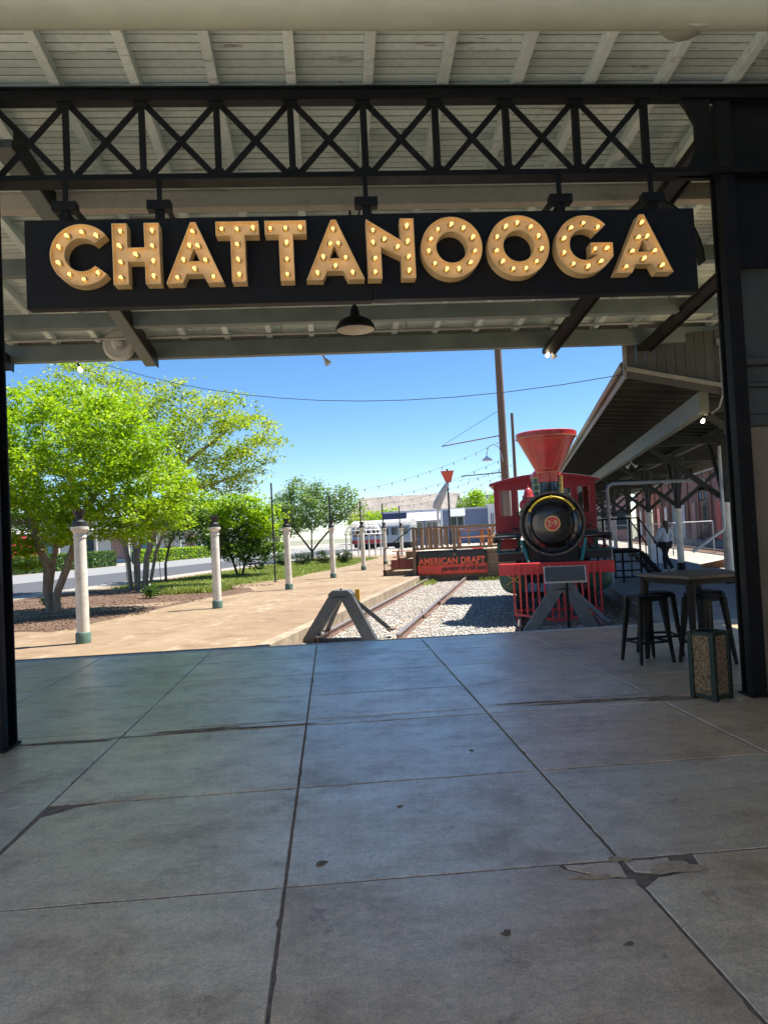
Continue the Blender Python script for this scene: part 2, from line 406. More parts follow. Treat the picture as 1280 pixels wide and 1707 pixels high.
m_woodl = M('pale deck boards', (.50,.40,.30), .8, .2, 5, .2, rand=.1)
m_picnic = M('orange stained timber', (.42,.19,.075), .7, .25, 6, .2, rand=.12)
m_pole = M('utility pole timber', (.20,.115,.075), .85, .35, 6, .4, stretch=(5,5,.5))
m_bark = M('smooth grey bark', (.30,.235,.18), .85, .45, 5, .8, bscale=14, stretch=(5,5,1), dirt=(.13,.085,.06), dirt_amt=.8, dscale=2.2)
m_barkd = M('dark bark', (.10,.075,.055), .85, .3, 8, .5)
m_banblk = M('banner black vinyl', (.02,.021,.024), .45, .2, 4, .08)
m_banred = M('banner red vinyl', (.80,.075,.045), .45, .1, 4, .05)
m_bantext = M('banner orange red print', (.90,.13,.06), .5, .05, 4, 0)
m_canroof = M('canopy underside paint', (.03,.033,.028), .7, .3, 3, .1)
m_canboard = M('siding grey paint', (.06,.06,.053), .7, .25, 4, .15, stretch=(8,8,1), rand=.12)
m_canbeam = painted_boards('canopy beam paint', (.21,.23,.19), (.16,.15,.12), .7)
m_trim = M('pale trim paint', (.24,.23,.195), .6, .2, 4, .1)
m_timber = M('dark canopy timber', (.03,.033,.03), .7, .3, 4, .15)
m_plat = M('platform concrete', (.34,.31,.27), .85, .2, 1.2, .2)
m_tin = M('dark table steel', (.010,.0098,.0095), .45, .3, 6, .05, spec=.22)
m_tabtop = M('worn timber table top', (.13,.10,.068), .4, .35, 4, .15, stretch=(1,7,1))
m_bingreen = M('bin green paint', (.010,.026,.016), .5, .2, 6, .1)
m_agg = gravel_mat('exposed aggregate', (.12,.08,.045), (.46,.33,.19), 85)
m_pipeg = M('pale grey pipe', (.42,.45,.47), .45, .1, 5, .05)
m_plaque = M('engraved plaque', (.10,.095,.09), .45, .4, 45, .4, bscale=90, stretch=(.6,1,3))
m_brick = M('pink brick', (.26,.14,.11), .9, .3, 6, .3)
m_dkglass = glass_mat('dark window glass')
m_glass = clear_glass('clear glass')
m_blue = M('slate blue wall', (.20,.25,.36), .8, .1, 3, .05)
m_dblue = M('dark blue wall', (.055,.075,.15), .8, .1, 3, .05)
m_pale = M('pale awning', (.62,.63,.68), .7, .08, 3, 0)
m_offw = M('off white wall', (.74,.74,.73), .8, .1, 2, .05)
m_rooftin = M('aged tin roof', (.235,.205,.18), .8, .25, .6, 0, stretch=(1,.15,1), dirt=(.15,.12,.10), dscale=.5)
m_silver = M('coach silver', (.40,.43,.46), .45, .08, 2, 0, metal=.3)
m_pinkw = M('pink render', (.45,.28,.25), .9, .15, 1, 0)
m_wire = M('wire', (.02,.02,.02), .7, .1, 1, 0)
m_spole = M('black string light pole', (.03,.032,.036), .5, .2, 4, 0)
m_skin = M('skin', (.5,.32,.24), .5, .05, 8, 0)
m_hair = M('brown hair', (.07,.04,.025), .5, .3, 30, .3, stretch=(4,4,1))
m_shirt = M('pale blue sweatshirt', (.50,.55,.64), .9, .1, 10, .15)
m_pants = M('black trousers', (.012,.012,.014), .8, .2, 10, .1)
m_shoe = M('pale shoe', (.5,.5,.5), .7, .1, 8, 0)
m_turq = M('turquoise door paint', (.14,.32,.34), .7, .2, 3, 0)

# ------------------------------------------------------------------ ground, floor, roads
def sheet(name, poly, z0, z1, mat, frame, label=None, kind='structure', cat=None, smooth=None):
    b = MB().prism(poly, lambda u, v, d: (u, v, d), z0, z1)
    o = b.build(name, mat, None, smooth, 0, None, 0, frame); return tag(o, label, cat, None, kind)
EDGE_Y = 11.40
def sedge(r, y=EDGE_Y): return (y + r*math.sin(TA))/math.cos(TA)     # s on the shed's floor edge for a given r
tag(MB().add([(-900,-900,-.34),(900,-900,-.34),(900,1500,-.34),(-900,1500,-.34)], [(0,1,2,3)]).build('ground', m_ground), 'flat distant ground around the station', None, None, 'structure')

m_court = M('added court paving', (.36,.32,.28), .9, .2, 4, .3)  # paving of the added court, tone picked for its bounce light
floor = tag(MB().box(-13, 9.6, -7, 11.28, -.30, -.005).build('floor', m_joint), 'worn concrete floor of the shed cut into large slabs', None, None, 'structure')
XJ = [-13, -11.3, -9.75, -8.17, -6.59, -5.01, -3.43, -1.85, -.285, 1.30, 2.88, 4.46, 6.04, 7.62, 9.6]
YJ = [-7, -3.3, .75, 2.12, 3.50, 4.86, 6.45, 6.66, 7.66, 8.86, 10.10, 11.28]
def edge_pts(a, b, step, amp, chips):
    a, b = Vector(a), Vector(b); n = max(2, int((b-a).length/step)); d = (b-a).normalized(); nrm = Vector((-d.y, d.x))
    out = []; k = 0.0
    for i in range(n):
        t = i/n
        k = .7*k + .3*random.uniform(-1, 1)
        off = amp*abs(k)*1.6 + amp*.35*random.random()
        if i > 0 and random.random() < chips: off += random.uniform(.4, 1.0)*.011
        if i == 0: off = 0
        out.append(a + (b-a)*t + nrm*off)
    return out
def slab(poly, step, amp, chips, name='slab', zt=0.0, mat=None):
    pts = []
    for i in range(len(poly)): pts += edge_pts(poly[i], poly[(i+1) % len(poly)], step, amp, chips)
    n = len(pts); c = sum(pts, Vector((0,0)))/n
    inner = []
    for i in range(n):
        d = (pts[(i+1) % n]-pts[i-1]).normalized(); nr = Vector((-d.y, d.x)); inner.append(pts[i]+nr*.004)
    b = MB(); vs = [(p.x,p.y,-.025) for p in pts]+[(p.x,p.y,zt-.004) for p in pts]+[(p.x,p.y,zt) for p in inner]
    fs = [(i,(i+1)%n,n+(i+1)%n,n+i) for i in range(n)]+[(n+i,n+(i+1)%n,2*n+(i+1)%n,2*n+i) for i in range(n)]
    tri = tessellate_polygon([[Vector((p.x,p.y,0)) for p in inner]])
    fs += [tuple(2*n+i for i in t_) for t_ in tri]
    b.add(vs, fs); return b.build(name, mat or m_floor, floor)
gp = .006
for i in range(len(XJ)-1):
    for j in range(len(YJ)-1):
        x0, x1, y0, y1 = XJ[i]+gp, XJ[i+1]-gp, YJ[j]+gp, YJ[j+1]-gp
        near = y0 > .5 and y0 < 6 and -4 < x0 < 4
        poly = [(x0,y0),(x1,y0),(x1,y1),(x0,y1)]
        if (i, j) == (8, 3): poly = [(x0,y0),(x1,y0),(x1,3.30),(1.16,3.335),(1.02,3.44),(1.0,y1),(x0,y1)]
        if (i, j) == (9, 3): poly = [(x0,y0),(x1,y0),(x1,y1),(1.66,y1),(1.63,3.35),(1.40,3.30),(x0,3.22)]
        if (i, j) == (6, 4): poly = [(x0,y0),(x1,y0),(x1,y1),(-1.55,y1),(-1.72,4.78),(x0,4.72)] if False else poly
        if (i, j) == (7, 4): poly = [(x0,y0),(x1,y0),(x1,y1),(-1.50,y1),(-1.66,4.80),(x0+.02,4.66)]
        zt = 0 if not near else random.uniform(-.002, .001)
        slab(poly, .05 if near else .12, .003 if near else .004, .04, zt=zt, mat=m_court if y1 < .8 else None)
slab([(1.035,3.45),(1.15,3.36),(1.27,3.325),(1.288,3.485),(1.03,3.488)], .04, .003, .05, 'slab_fragment', -.001)
slab([(1.32,3.37),(1.42,3.335),(1.52,3.38),(1.53,3.486),(1.315,3.484)], .04, .003, .05, 'slab_fragment', -.0015)
def blob(name, cx, cy, rx, ry, z, mat, seed, n=26, parent=floor):
    rn = random.Random(seed); ph = [rn.uniform(0, 6.28) for _ in range(4)]
    pts = []
    for k in range(n):
        a = 2*math.pi*k/n; q = 1+.22*math.sin(2*a+ph[0])+.16*math.sin(3*a+ph[1])+.12*math.sin(5*a+ph[2])+rn.uniform(-.1,.1)
        pts.append((cx+rx*q*math.cos(a), cy+ry*q*math.sin(a)))
    b = MB(); vs = [(cx,cy,z)]+[(x,y,z-.0008) for x,y in pts]
    b.add(vs, [(0,1+k,1+(k+1)%n) for k in range(n)]); return b.build(name, mat, parent)
blob('cement_patch', 1.52, 3.37, .10, .07, .0022, m_cement, 3)
blob('cement_patch', 1.12, 3.345, .12, .02, .0022, m_cement, 5)
blob('cement_patch', 1.30, 3.5, .05, .03, .0025, m_cement, 9)
blob('cement_patch', -1.72, 4.80, .12, .045, -.008, m_puddle, 4)
blob('dirt_patch', -1.25, 6.53, .42, .05, .0025, m_puddle, 6); blob('dirt_patch', -.62, 6.50, .35, .035, .0027, m_puddle, 7)
blob('dirt_patch', 2.35, 6.62, .55, .045, .0025, m_puddle, 8); blob('dirt_patch', 3.05, 6.52, .35, .07, .0027, m_puddle, 10)
blob('dirt_patch', -2.3, 6.42, .35, .05, .0025, m_puddle, 11); blob('dirt_patch', 1.75, 6.74, .3, .025, .0026, m_puddle, 12)
for q, (x, y, rr_) in enumerate([(.62,2.95,.022),(1.06,2.80,.018),(-.12,3.72,.03),(.33,4.4,.02),(.95,5.4,.02)]):
    blob('gum_spot', x, y, rr_, rr_*.9, .0022, m_joint, 20+q, 14)
def crack(x0, y0, x1, y1, wd, seed):
    rn = random.Random(seed); n = int(abs(x1-x0)/.035)+4; up, dn = [], []
    yy = 0
    for k in range(n+1):
        u = k/n; yy = .85*yy+rn.uniform(-.012,.012); x = x0+(x1-x0)*u; y = y0+(y1-y0)*u+yy; w_ = wd*(.25+rn.random())*math.sin(math.pi*min(1,max(0.03,u)))**.5
        up.append((x,y+w_,.0032)); dn.append((x,y-w_,.0032))
    vs = up+dn; m_ = n+1
    MB().add(vs, [(k,k+1,m_+k+1,m_+k) for k in range(n)]).build('crack', m_crack, floor)
m_crack = M('dark crack', (.05,.036,.026), .95, .3, 30, .3)
for (a_, b_, c_, d_, w_, q_) in ((-2.65,6.40,-.3,6.52,.010,1),(-1.4,6.60,-.35,6.64,.006,2),(1.45,6.72,3.1,6.60,.012,3),(1.9,6.62,3.5,6.50,.010,4),(2.2,6.78,3.0,6.74,.006,5),(-.25,6.58,1.2,6.62,.005,6),(.35,7.9,.95,7.3,.003,7),(1.35,6.05,2.4,5.9,.003,8)):
    crack(a_, b_, c_, d_, w_, q_)
for q in range(10):
    x0 = -12.2+q*2.1
    MB().box(x0+.003, x0+2.097, 11.285, 11.40, -.30, .003).build('edge_strip', m_edge, floor, None, .004)

# terrace (tan paving), kerb, gravel bed, right platform
tp = [(-3.95, sedge(-3.95)), (-3.95, 28.0), (-3.95, 52), (-17.4, 52), (-17.4, sedge(-17.4))]
sheet('terrace', [(-60, sedge(-60)+.02), (-4.15, sedge(-4.15)+.02), (-4.15, 60), (-60, 60)], -.33, 0.0, m_paving, 'T', 'tan worn paving along the left of the tracks')
kerb = tag(MB().box(-4.15, -4.14, 12, 13, -.33, -.2).build('kerb', m_kerb, None, None, 0, None, 0, 'T'), 'raised kerb between tan paving and gravel', None, None, 'structure')
for k in range(9):
    s0 = sedge(-4.0)+.03 + k*1.92
    MB().box(-4.147, -3.93, s0+.004, s0+1.916, -.33, .006+random.uniform(-.004,.004)).build('kerb_block', m_kerb, kerb, None, .012)
MB().box(-4.147, -3.55, 27.98, 28.3, -.33, .008).build('kerb_block', m_kerb, kerb, None, .012)
sheet('gravel_bed', [(-3.93, sedge(-3.93)), (2.08, sedge(2.08)), (2.08, 75), (-3.93, 75)], -.33, -.245, m_gravel, 'T', 'pale crushed stone bed of the two tracks')
sheet('platform', [(2.08, sedge(2.08)+.02), (8.4, sedge(8.4)+.02), (8.4, 80), (2.08, 80)], -.33, -.002, m_plat, 'T', 'concrete station platform under the canopy')
sheet('ballast', [(8.4, 13.9), (12.6, 13.9), (12.6, 85), (8.4, 85)], -.335, -.28, m_ballast, 'T', 'dark ballast of the track beside the platform')
sheet('far_platform', [(12.6, 13.9), (40, 13.9), (40, 90), (12.6, 90)], -.336, .02, m_plat, 'T', 'platform along the brick station building')
# pebbles
def pebbles(name, n, rr, ss, z, smin, smax, mat, label, keep=None, frame='T'):
    r_ = RNG.uniform(*rr, n); s_ = RNG.uniform(0, 1, n)**1.5*(ss[1]-ss[0])+ss[0]
    if keep is not None:
        k = keep(r_, s_); r_, s_ = r_[k], s_[k]; n = len(r_)
    sz = RNG.uniform(smin, smax, n)
    base = np.array([(1,0,0),(0,1,0),(-1,0,0),(0,-1,0),(0,0,.75),(0,0,-.6)])
    ang = RNG.uniform(0, 6.28, n); sc = RNG.uniform(.65, 1.35, (n,6,3))
    V = base[None]*sc*sz[:,None,None]
    ca, sa = np.cos(ang)[:,None], np.sin(ang)[:,None]
    X = V[...,0]*ca-V[...,1]*sa + r_[:,None]; Y = V[...,0]*sa+V[...,1]*ca + s_[:,None]; Z = V[...,2]+z+sz[:,None]*.2
    P = np.stack([X,Y,Z],-1).reshape(-1,3)
    tri = np.array([(0,1,4),(1,2,4),(2,3,4),(3,0,4),(1,0,5),(2,1,5),(3,2,5),(0,3,5)])
    F = (tri[None]+np.arange(n)[:,None,None]*6).reshape(-1,3)
    return np_mesh(name, P, F, mat, label, frame)
def np_mesh(name, P, F, mat, label=None, frame='S', parent=None, kind='stuff', cat=None):
    me = bpy.data.meshes.new(name); k = F.shape[1]
    me.vertices.add(len(P)); me.vertices.foreach_set('co', P.astype(np.float32).ravel())
    me.loops.add(F.size); me.loops.foreach_set('vertex_index', F.astype(np.int32).ravel())
    me.polygons.add(len(F)); me.polygons.foreach_set('loop_start', np.arange(0, F.size, k, dtype=np.int32))
    me.update(calc_edges=True); me.materials.append(mat)
    o = link(name, me, parent, 0, None, 0, frame); return tag(o, label, cat, None, kind)
pebbles('gravel', 26000, (-3.9, 2.05), (11.0, 27.9), -.243, .012, .030, m_pebble, 'loose pale crushed stone between the rails and kerbs',
        keep=lambda r, s: s > sedge(0)+.01 + r*math.tan(TA))
# mulch bed, lawn, road
def wavy(pts, amp, seed, sub=5):
    rn = random.Random(seed); out = []
    for i in range(len(pts)):
        a, b_ = pts[i], pts[(i+1) % len(pts)]
        for k in range(sub):
            t_ = k/sub; out.append((a[0]+(b_[0]-a[0])*t_+rn.uniform(-amp, amp), a[1]+(b_[1]-a[1])*t_+rn.uniform(-amp, amp)))
    return out
mulch_poly = wavy([(-17.0,10.5),(-11.2,13.4),(-9.2,13.4),(-9.3,17),(-9.4,20),(-8.6,22.6),(-9.6,24.6),(-12.5,25.5),(-17.0,26.5)], .14, 2)
sheet('planting_bed', mulch_poly, -.01, .006, m_mulch, 'T', 'bark mulch bed under the left trees')
sheet('soil_strip', wavy([(-17.2,15.5),(-12.2,15.6),(-9.6,18.3),(-9.5,19.6),(-13,18.2),(-17.2,18.6)], .12, 5), -.01, .011, m_soil, 'T', 'dry bare soil strip across the mulch bed')
pebbles('bark_chips', 6000, (-16.8, -8.7), (12.5, 26), .006, .012, .032, m_chip, 'loose bark chips and leaf litter under the trees',
        keep=lambda r, s: (r < -9.3+.3*np.sin(s*2)) & (s > 13.3-(r+9.3)*-.45*0) & (s > 13.4+(r+11.2)*.5*(r < -11.2)))
lawn_poly = wavy([(-16.3,27.0),(-12.2,25.2),(-10.6,26.2),(-9.7,29),(-9.6,40),(-10.3,52),(-16.3,56)], .06, 8)
sheet('lawn', lawn_poly, -.01, .012, m_lawn, 'T', 'sunlit lawn beside the tan paving')
def blades(name, n, poly, z, h, label, mat, frame='T'):
    P2 = np.array(poly); lo, hi = P2.min(0), P2.max(0)
    q = RNG.uniform(0, 1, (n*2, 2))*(hi-lo)+lo; q[:,1] = lo[1]+(q[:,1]-lo[1])
    inside = np.zeros(len(q), bool); j = len(P2)-1
    for i in range(len(P2)):
        c = ((P2[i,1] > q[:,1]) != (P2[j,1] > q[:,1])) & (q[:,0] < (P2[j,0]-P2[i,0])*(q[:,1]-P2[i,1])/(P2[j,1]-P2[i,1]+1e-9)+P2[i,0])
        inside ^= c; j = i
    q = q[inside][:n]; n = len(q); a = RNG.uniform(0, 6.28, n); hh = h*RNG.uniform(.5, 1.3, n); w = .02*RNG.uniform(.6,1.5,n)
    dx, dy = np.cos(a)*w, np.sin(a)*w; lx, ly = RNG.normal(0,.4,n)*hh, RNG.normal(0,.4,n)*hh
    zz = np.full(n, z)
    P = np.stack([np.stack([q[:,0]-dx,q[:,1]-dy,zz],-1), np.stack([q[:,0]+dx,q[:,1]+dy,zz],-1), np.stack([q[:,0]+lx,q[:,1]+ly,z+hh],-1)],1).reshape(-1,3)
    return np_mesh(name, P, np.arange(n*3).reshape(-1,3), mat, label, frame)
blades('grass', 32000, lawn_poly, .012, .07, 'short bright green grass of the lawn', m_grass)
blades('grass_tuft', 2500, [(-11.8,22.4),(-9.9,22.8),(-9.8,23.9),(-11.6,23.6)], .008, .2, 'tuft of long grass at the end of the mulch bed', m_grass)
blades('weeds', 260, [(-3.9,25.8),(-3.2,25.8),(-3.2,27.9),(-3.9,27.9)], -.24, .14, 'weeds at the foot of the deck by the kerb', m_grass)
blades('weeds', 200, [(-1.7,27.2),(-.4,27.2),(-.4,27.95),(-1.7,27.95)], -.24, .16, 'weeds along the deck planks next to the locomotive', m_grass)
sheet('pavement', [(-18.6,3),(-17.3,3),(-17.3,62),(-18.6,62)], -.02, .008, m_walk, 'T', 'pale pavement along the near side of the street')
sheet('road', [(-26,3),(-18.6,3),(-18.6,95),(-26,95)], -.02, .006, m_asph, 'T', 'grey asphalt street beyond the trees')
sheet('road_lane', [(-36,3),(-26,3),(-26,120),(-36,120)], -.02, .007, m_road2, 'T', 'pale concrete lane on the far side of the street')
sheet('far_ground', [(-60,60),(2.08,60),(2.08,200),(-60,200)], -.33, .002, m_walk, 'T', 'pale paved ground beyond the deck')

# ------------------------------------------------------------------ the train shed
ROOF_Y0 = 2.9                             # roof cut short behind the viewer, an added opening that lets daylight in
def zc(y): return 6.50 - .13*y           # underside of the ceiling boards
SX0, SX1 = -5.25, 8.2  # left roof end pulled in, out of view, to admit more daylight
shed = thing('train_shed', 'open train shed with white boarded ceiling and black riveted steel frame', 'building')
yb = 4.9; bw = .088
while yb < 12.0:
    y0, y1 = yb, yb+bw-.014
    b = MB(); j0 = random.uniform(-.002,.002)
    vs = []
    for x in (SX0, SX1):
        vs += [(x,y0,zc(y0)+j0),(x,y1,zc(y1)+j0),(x,y1,zc(y1)+.006),(x,y0,zc(y0)+.006)]
    b.add(vs, [(0,1,5,4),(1,2,6,5),(2,3,7,6),(3,0,4,7),(0,3,2,1),(4,5,6,7)]); b.build('ceiling_board', m_ceil, shed)
    yb += bw
rb = MB()
for (ya, yb_, o_) in ((ROOF_Y0, 4.9, 0.0), (4.9, 12.05, .03)):
    vs = []
    for x in (SX0-.05, SX1+.05): vs += [(x,ya,zc(ya)+o_),(x,yb_,zc(yb_)+o_),(x,yb_,zc(yb_)+o_+.08),(x,ya,zc(ya)+o_+.08)]
    rb.add(vs, [(0,1,5,4),(1,2,6,5),(2,3,7,6),(3,0,4,7),(0,3,2,1),(4,5,6,7)])
rb.build('roof_deck', m_locomat, shed)  # black deck stands in for shade in the gaps between ceiling boards
for k in range(-15, 18):
    x = -2.16+.668*k
    if not (SX0 < x < SX1): continue
    MB().beam((x,ROOF_Y0,zc(ROOF_Y0)-.055),(x,12.0,zc(12.0)-.055),.085,.105).build('rafter', m_raft, shed, None, .006)
# nailer plank between the rafters just over the lattice girder
for k in range(-6, 12):
    x = -2.16+.668*k
    MB().box(x+.045, x+.622, 6.50, 6.54, zc(6.52)-.10, zc(6.52)-.003).build('blocking', m_raft, shed)
for (y, mt, h) in ((7.66, m_cream, .20), (9.0, m_ggrey, .20), (10.5, m_ggrey, .21), (11.9, m_ggrey, .255), (4.2, m_cream, .2), (3.05, m_cream, .2)):  # cream and grey green tones assigned purlin by purlin
    zt_ = zc(y)-(.25 if y < 11.5 else .125)
    MB().box(SX0, SX1, y-.07, y+.07, zt_-h, zt_).build('purlin', mt, shed, None, .006)
MB().box(SX0, SX1, 7.50, 7.56, zc(7.53)-.30, zc(7.53)-.24).build('batten', m_raft, shed)
for y in (7.66, 9.0, 10.5, 4.2):
    for k in range(-4, 15, 3):
        x = -2.16+.668*k
        if SX0 < x < SX1: MB().box(x-.04, x+.04, y-.05, y+.05, zc(y)-.252, zc(y)-.10).build('cleat', m_raft, shed)
# fascia at the eave and the sloping main girders
MB().box(SX0-.05, SX1+.05, 12.03, 12.06, zc(12)-.13, zc(12)+.12).build('fascia', m_trim, shed)
for x in (-4.95, -2.72, 3.72, 5.35):
    MB().beam((x,6.6,zc(6.6)-.44),(x,11.95,zc(11.95)-.44),.18,.08).build('girder', m_bsteel if x != -2.72 else m_ggrey, shed, None, .006)
    MB().beam((x+.11,6.6,zc(6.6)-.40),(x+.11,11.95,zc(11.95)-.40),.012,.22).build('girder_plate', m_bsteel, shed)
# lattice girder over the columns
TY = 6.40; PX = [-2.725+.6365*k for k in range(10)]
truss = MB().box(-2.9, 4.3, TY-.055, TY+.055, 5.425, 5.515).build('lattice_girder', m_black, shed)
lip = MB().box(-2.9, 4.3, TY-.085, TY+.085, 5.515, 5.53); lip.build('flange', m_black, truss)
MB().box(-2.9, 4.3, TY-.042, TY+.042, 4.735, 4.79).build('chord', m_black, truss)
MB().box(-2.9, 4.3, TY-.085, TY+.085, 4.720, 4.735).build('flange', m_black, truss)
for x in PX: MB().box(x-.028, x+.028, TY-.03, TY-.018, 4.75, 5.44).box(x-.028,x-.018,TY-.018,TY+.03,4.75,5.44).build('lattice_post', m_black, truss)
for i in range(9):
    a, c = PX[i]+.02, PX[i+1]-.02
    MB().beam((a,TY-.010,5.42),(c,TY-.010,4.76),.012,.052,(0,1,0) if 0 else (0,0,1)).build('lattice_diagonal', m_black, truss)
    MB().beam((a,TY+.012,4.76),(c,TY+.012,5.42),.012,.052).build('lattice_diagonal', m_black, truss)
rv = MB()
for i in range(60):
    x = -2.85+i*.107
    rv.lathe([(.011,0),(.009,-.006),(0,-.009)], 6, (x,TY-.055,5.46), 'y').lathe([(.009,0),(.007,-.005),(0,-.007)], 6, (x,TY-.04,4.762), 'y')
rv.build('rivets', m_black, truss)['kind'] = 'stuff'
pl = lambda u, v, d: (u, d, v)
gus = MB().prism([(3.28,5.51),(3.62,5.51),(3.62,4.72),(3.30,4.72),(3.42,4.86),(3.47,5.0),(3.47,5.2),(3.40,5.34)], pl, TY-.02, TY+.02)
gus.build('gusset', m_black, truss)
gp_t = MB().prism([(-.065,5.43),(.065,5.43),(.04,5.37),(-.04,5.37)], pl, -.036, -.031).mesh('gusset', m_black)
gp_b = MB().prism([(-.065,4.78),(.065,4.78),(.04,4.835),(-.04,4.835)], pl, -.036, -.031).mesh('gusset', m_black)
for x in PX: link('gusset', gp_t, truss, 0, (x,TY,0)); link('gusset', gp_b, truss, 0, (x,TY,0))
# steel columns (two flanges and a web, riveted) with base plates
def steel_column(x0, x1, y0, y1, zt):
    b = MB().box(x0, x1, y0, y0+.025, 0, zt).box(x0, x1, y1-.025, y1, 0, zt).box((x0+x1)/2-.03, (x0+x1)/2+.03, y0+.025, y1-.025, 0, zt)
    b.box(x0, x0+.02, y0+.025, y0+.10, 0, zt).box(x1-.02, x1, y0+.025, y0+.10, 0, zt)
    c = b.build('column', m_black, shed, None, .004)
    MB().box(x0-.02, x1+.02, y0-.02, y1+.02, .002, .02).build('base_plate', m_bsteel, c)
    r_ = MB(); z = .15
    while z < zt:
        for x in (x0+.04, x1-.04): r_.lathe([(.013,0),(.011,-.007),(0,-.011)], 6, (x, y0, z), 'y')
        z += .15
    r_.build('rivets', m_bsteel, c)['kind'] = 'stuff'
steel_column(-2.98, -2.70, 6.22, 6.50, 5.4); steel_column(3.665, 3.80, 6.36, 6.55, 5.4)
# curved knee braces behind the columns
for (xc, sg) in ((3.60, -1),):
    pts = [(xc + sg*(.02+.55*(1-math.cos(a))), 6.46, 4.0+.62*math.sin(a)) for a in [k*R(90)/9 for k in range(10)]]
    kb = MB()
    for a_, b_ in zip(pts[:-1], pts[1:]): kb.beam((a_[0],6.62,a_[2]), (b_[0],6.62,b_[2]), .02, .11, (0,1,0))
    kb.build('knee_brace', m_black, shed)
MB().box(3.806, 6.2, 6.475, 6.505, 3.9, 5.62).build('shade_panel', m_black, shed)  # black sheet stands in for shade over the pilaster's upper part
# panelled timber pilaster to the right of the steel column, and the wall it belongs to
m_pilg = M('dark pilaster paint', (.055,.066,.062), .55, .2, 3, .1)
pil = thing('pilaster', 'dark panelled timber pilaster with stepped mouldings beside the right steel column', 'wall')
b = MB().box(3.84, 6.2, 6.56, 6.82, 0, 2.44); b.build('shaft', M('pilaster cream paint', (.20,.165,.115), .6, .2, 3, .1), pil, None, .01)
MB().box(3.815, 6.24, 6.52, 6.82, 2.44, 2.55).build('moulding', m_pilg, pil, None, .02)
MB().box(3.825, 6.22, 6.54, 6.82, 2.55, 2.80).build('frieze', m_pilg, pil, None, .008)
MB().box(3.812, 6.24, 6.50, 6.82, 2.80, 2.84).build('moulding', m_pilg, pil, None, .01)
MB().box(3.832, 6.22, 6.55, 6.82, 2.84, 3.0).build('frieze', m_pilg, pil, None, .008)
MB().box(3.808, 6.26, 6.48, 6.82, 3.0, 3.07).build('moulding', m_pilg, pil, None, .015)
MB().box(3.845, 6.2, 6.58, 6.82, 3.07, 5.1).build('panel', m_pilg, pil, None, .01)
MB().box(3.812, 3.86, 6.46, 6.578, 3.08, 3.40).build('bracket', m_conduit, pil, None, .005)
wallr = thing('side_wall', 'cream boarded wall of the shed on the right, kept pale for bounce light', 'wall')  # out of view; cream chosen to bounce light onto the floor
for k in range(18): MB().box(6.2, 6.26, -7+k*.75+.004, -7+(k+1)*.75-.004, 0, 5.3).build('panel', m_cream, wallr)
wing = thing('bounce_wall', 'added unseen pale wall behind and left of the viewer, bouncing sunlight', 'wall')  # unseen wall added to throw sunlight back onto floor and ceiling
for k in range(5): MB().box(-6.3, -6.1, -7+k*1.7+.01, -7+(k+1)*1.7-.01, 0, 5.6).build('panel', m_offw, wing)
back = thing('hall_wall', 'station hall wall closing the shed behind the viewer', 'wall')
for k in range(9): MB().box(-12.4+k*2.07+.01, -12.4+(k+1)*2.07-.01, -7.2, -7.02, 0, 5.2).build('panel', m_offw, back)

# duct, conduits, lamps under the roof
duct = thing('duct_pipe', 'large pale wrapped pipe crossing under the ceiling at the top', 'pipe', (0,3.62,4.33))
MB().tube([(-6,0,0),(6,0,-.0)], .165, 28).build('pipe', m_duct, duct, 40)
MB().tube([(2.02,.0,.02),(2.02,-.02,-.0),(2.02,.12,.03),(2.06,.3,.22),(2.06,.35,.6),(2.06,.35,1.45)], [.178,.178,.17,.165,.16,.16], 20).build('elbow', m_duct, duct, 50)
for x in (-4,-1.3,1.0,3.6): MB().tube([(x,.0,.16),(x,0,1.6)], .008, 6).build('hanger_rod', m_conduit, duct)
pipe = thing('sprinkler_pipe', 'thin grey pipe running along under the eave beams', 'pipe', (0,11.2,4.73))
MB().tube([(-9,0,-.01),(8,0,.01)], .022, 8).build('pipe', m_conduit, pipe, 40)
for x in (-5.5,-1.75,-.6,1.3,3.9): MB().tube([(x,0,.0),(x,0,zc(11.2)-4.73-.02)], .007, 5).build('hanger_rod', m_conduit, pipe)
for k, x in enumerate((-3.9, 1.05)):
    pass
pend = thing('pendant_lamp', 'black enamel barn lamp hanging below the sign', 'lamp', (.365,7.8,3.79))
MB().lathe([(.205,0),(.212,.012),(.20,.05),(.165,.10),(.10,.135),(.055,.15),(.05,.165)], 28, cap=False).lathe([(.2,.004),(.19,.045),(.155,.09),(.09,.12),(0,.125)], 28, mi=1, cap=False).build('shade', [m_black, m_lampin], pend, 50)
MB().lathe([(.05,.155),(.05,.20),(.035,.25),(.02,.27),(.02,.30)], 14).build('socket', m_black, pend, 50)
MB().tube([(0,0,.29),(0,0,zc(7.8)-3.79-.3)], .012, 8).build('stem', m_black, pend)
fl = thing('round_floodlight', 'round grey floodlight with ribbed back mounted on the left eave girder', 'lamp', (-3.12,11.62,4.74))
MB().lathe([(0,-.02),(.10,-.02),(.21,-.05),(.245,-.02),(.25,.01),(.22,.08),(.12,.14),(.0,.15)], 28, axis='y').build('housing', m_lampgrey, fl, 50)
MB().lathe([(0,-.16),(.05,-.16),(.09,-.12),(.10,-.04),(.10,0)], 18, axis='y').build('ballast', m_lampgrey, fl, 50)
MB().tube([(-.14,-.05,-.02),(0,-.16,-.10),(.14,-.05,-.02)], .012, 6).build('yoke', m_lampgrey, fl)
MB().box(-.02,.02,.0,.2,.15,.34).build('bracket', m_lampgrey, fl)
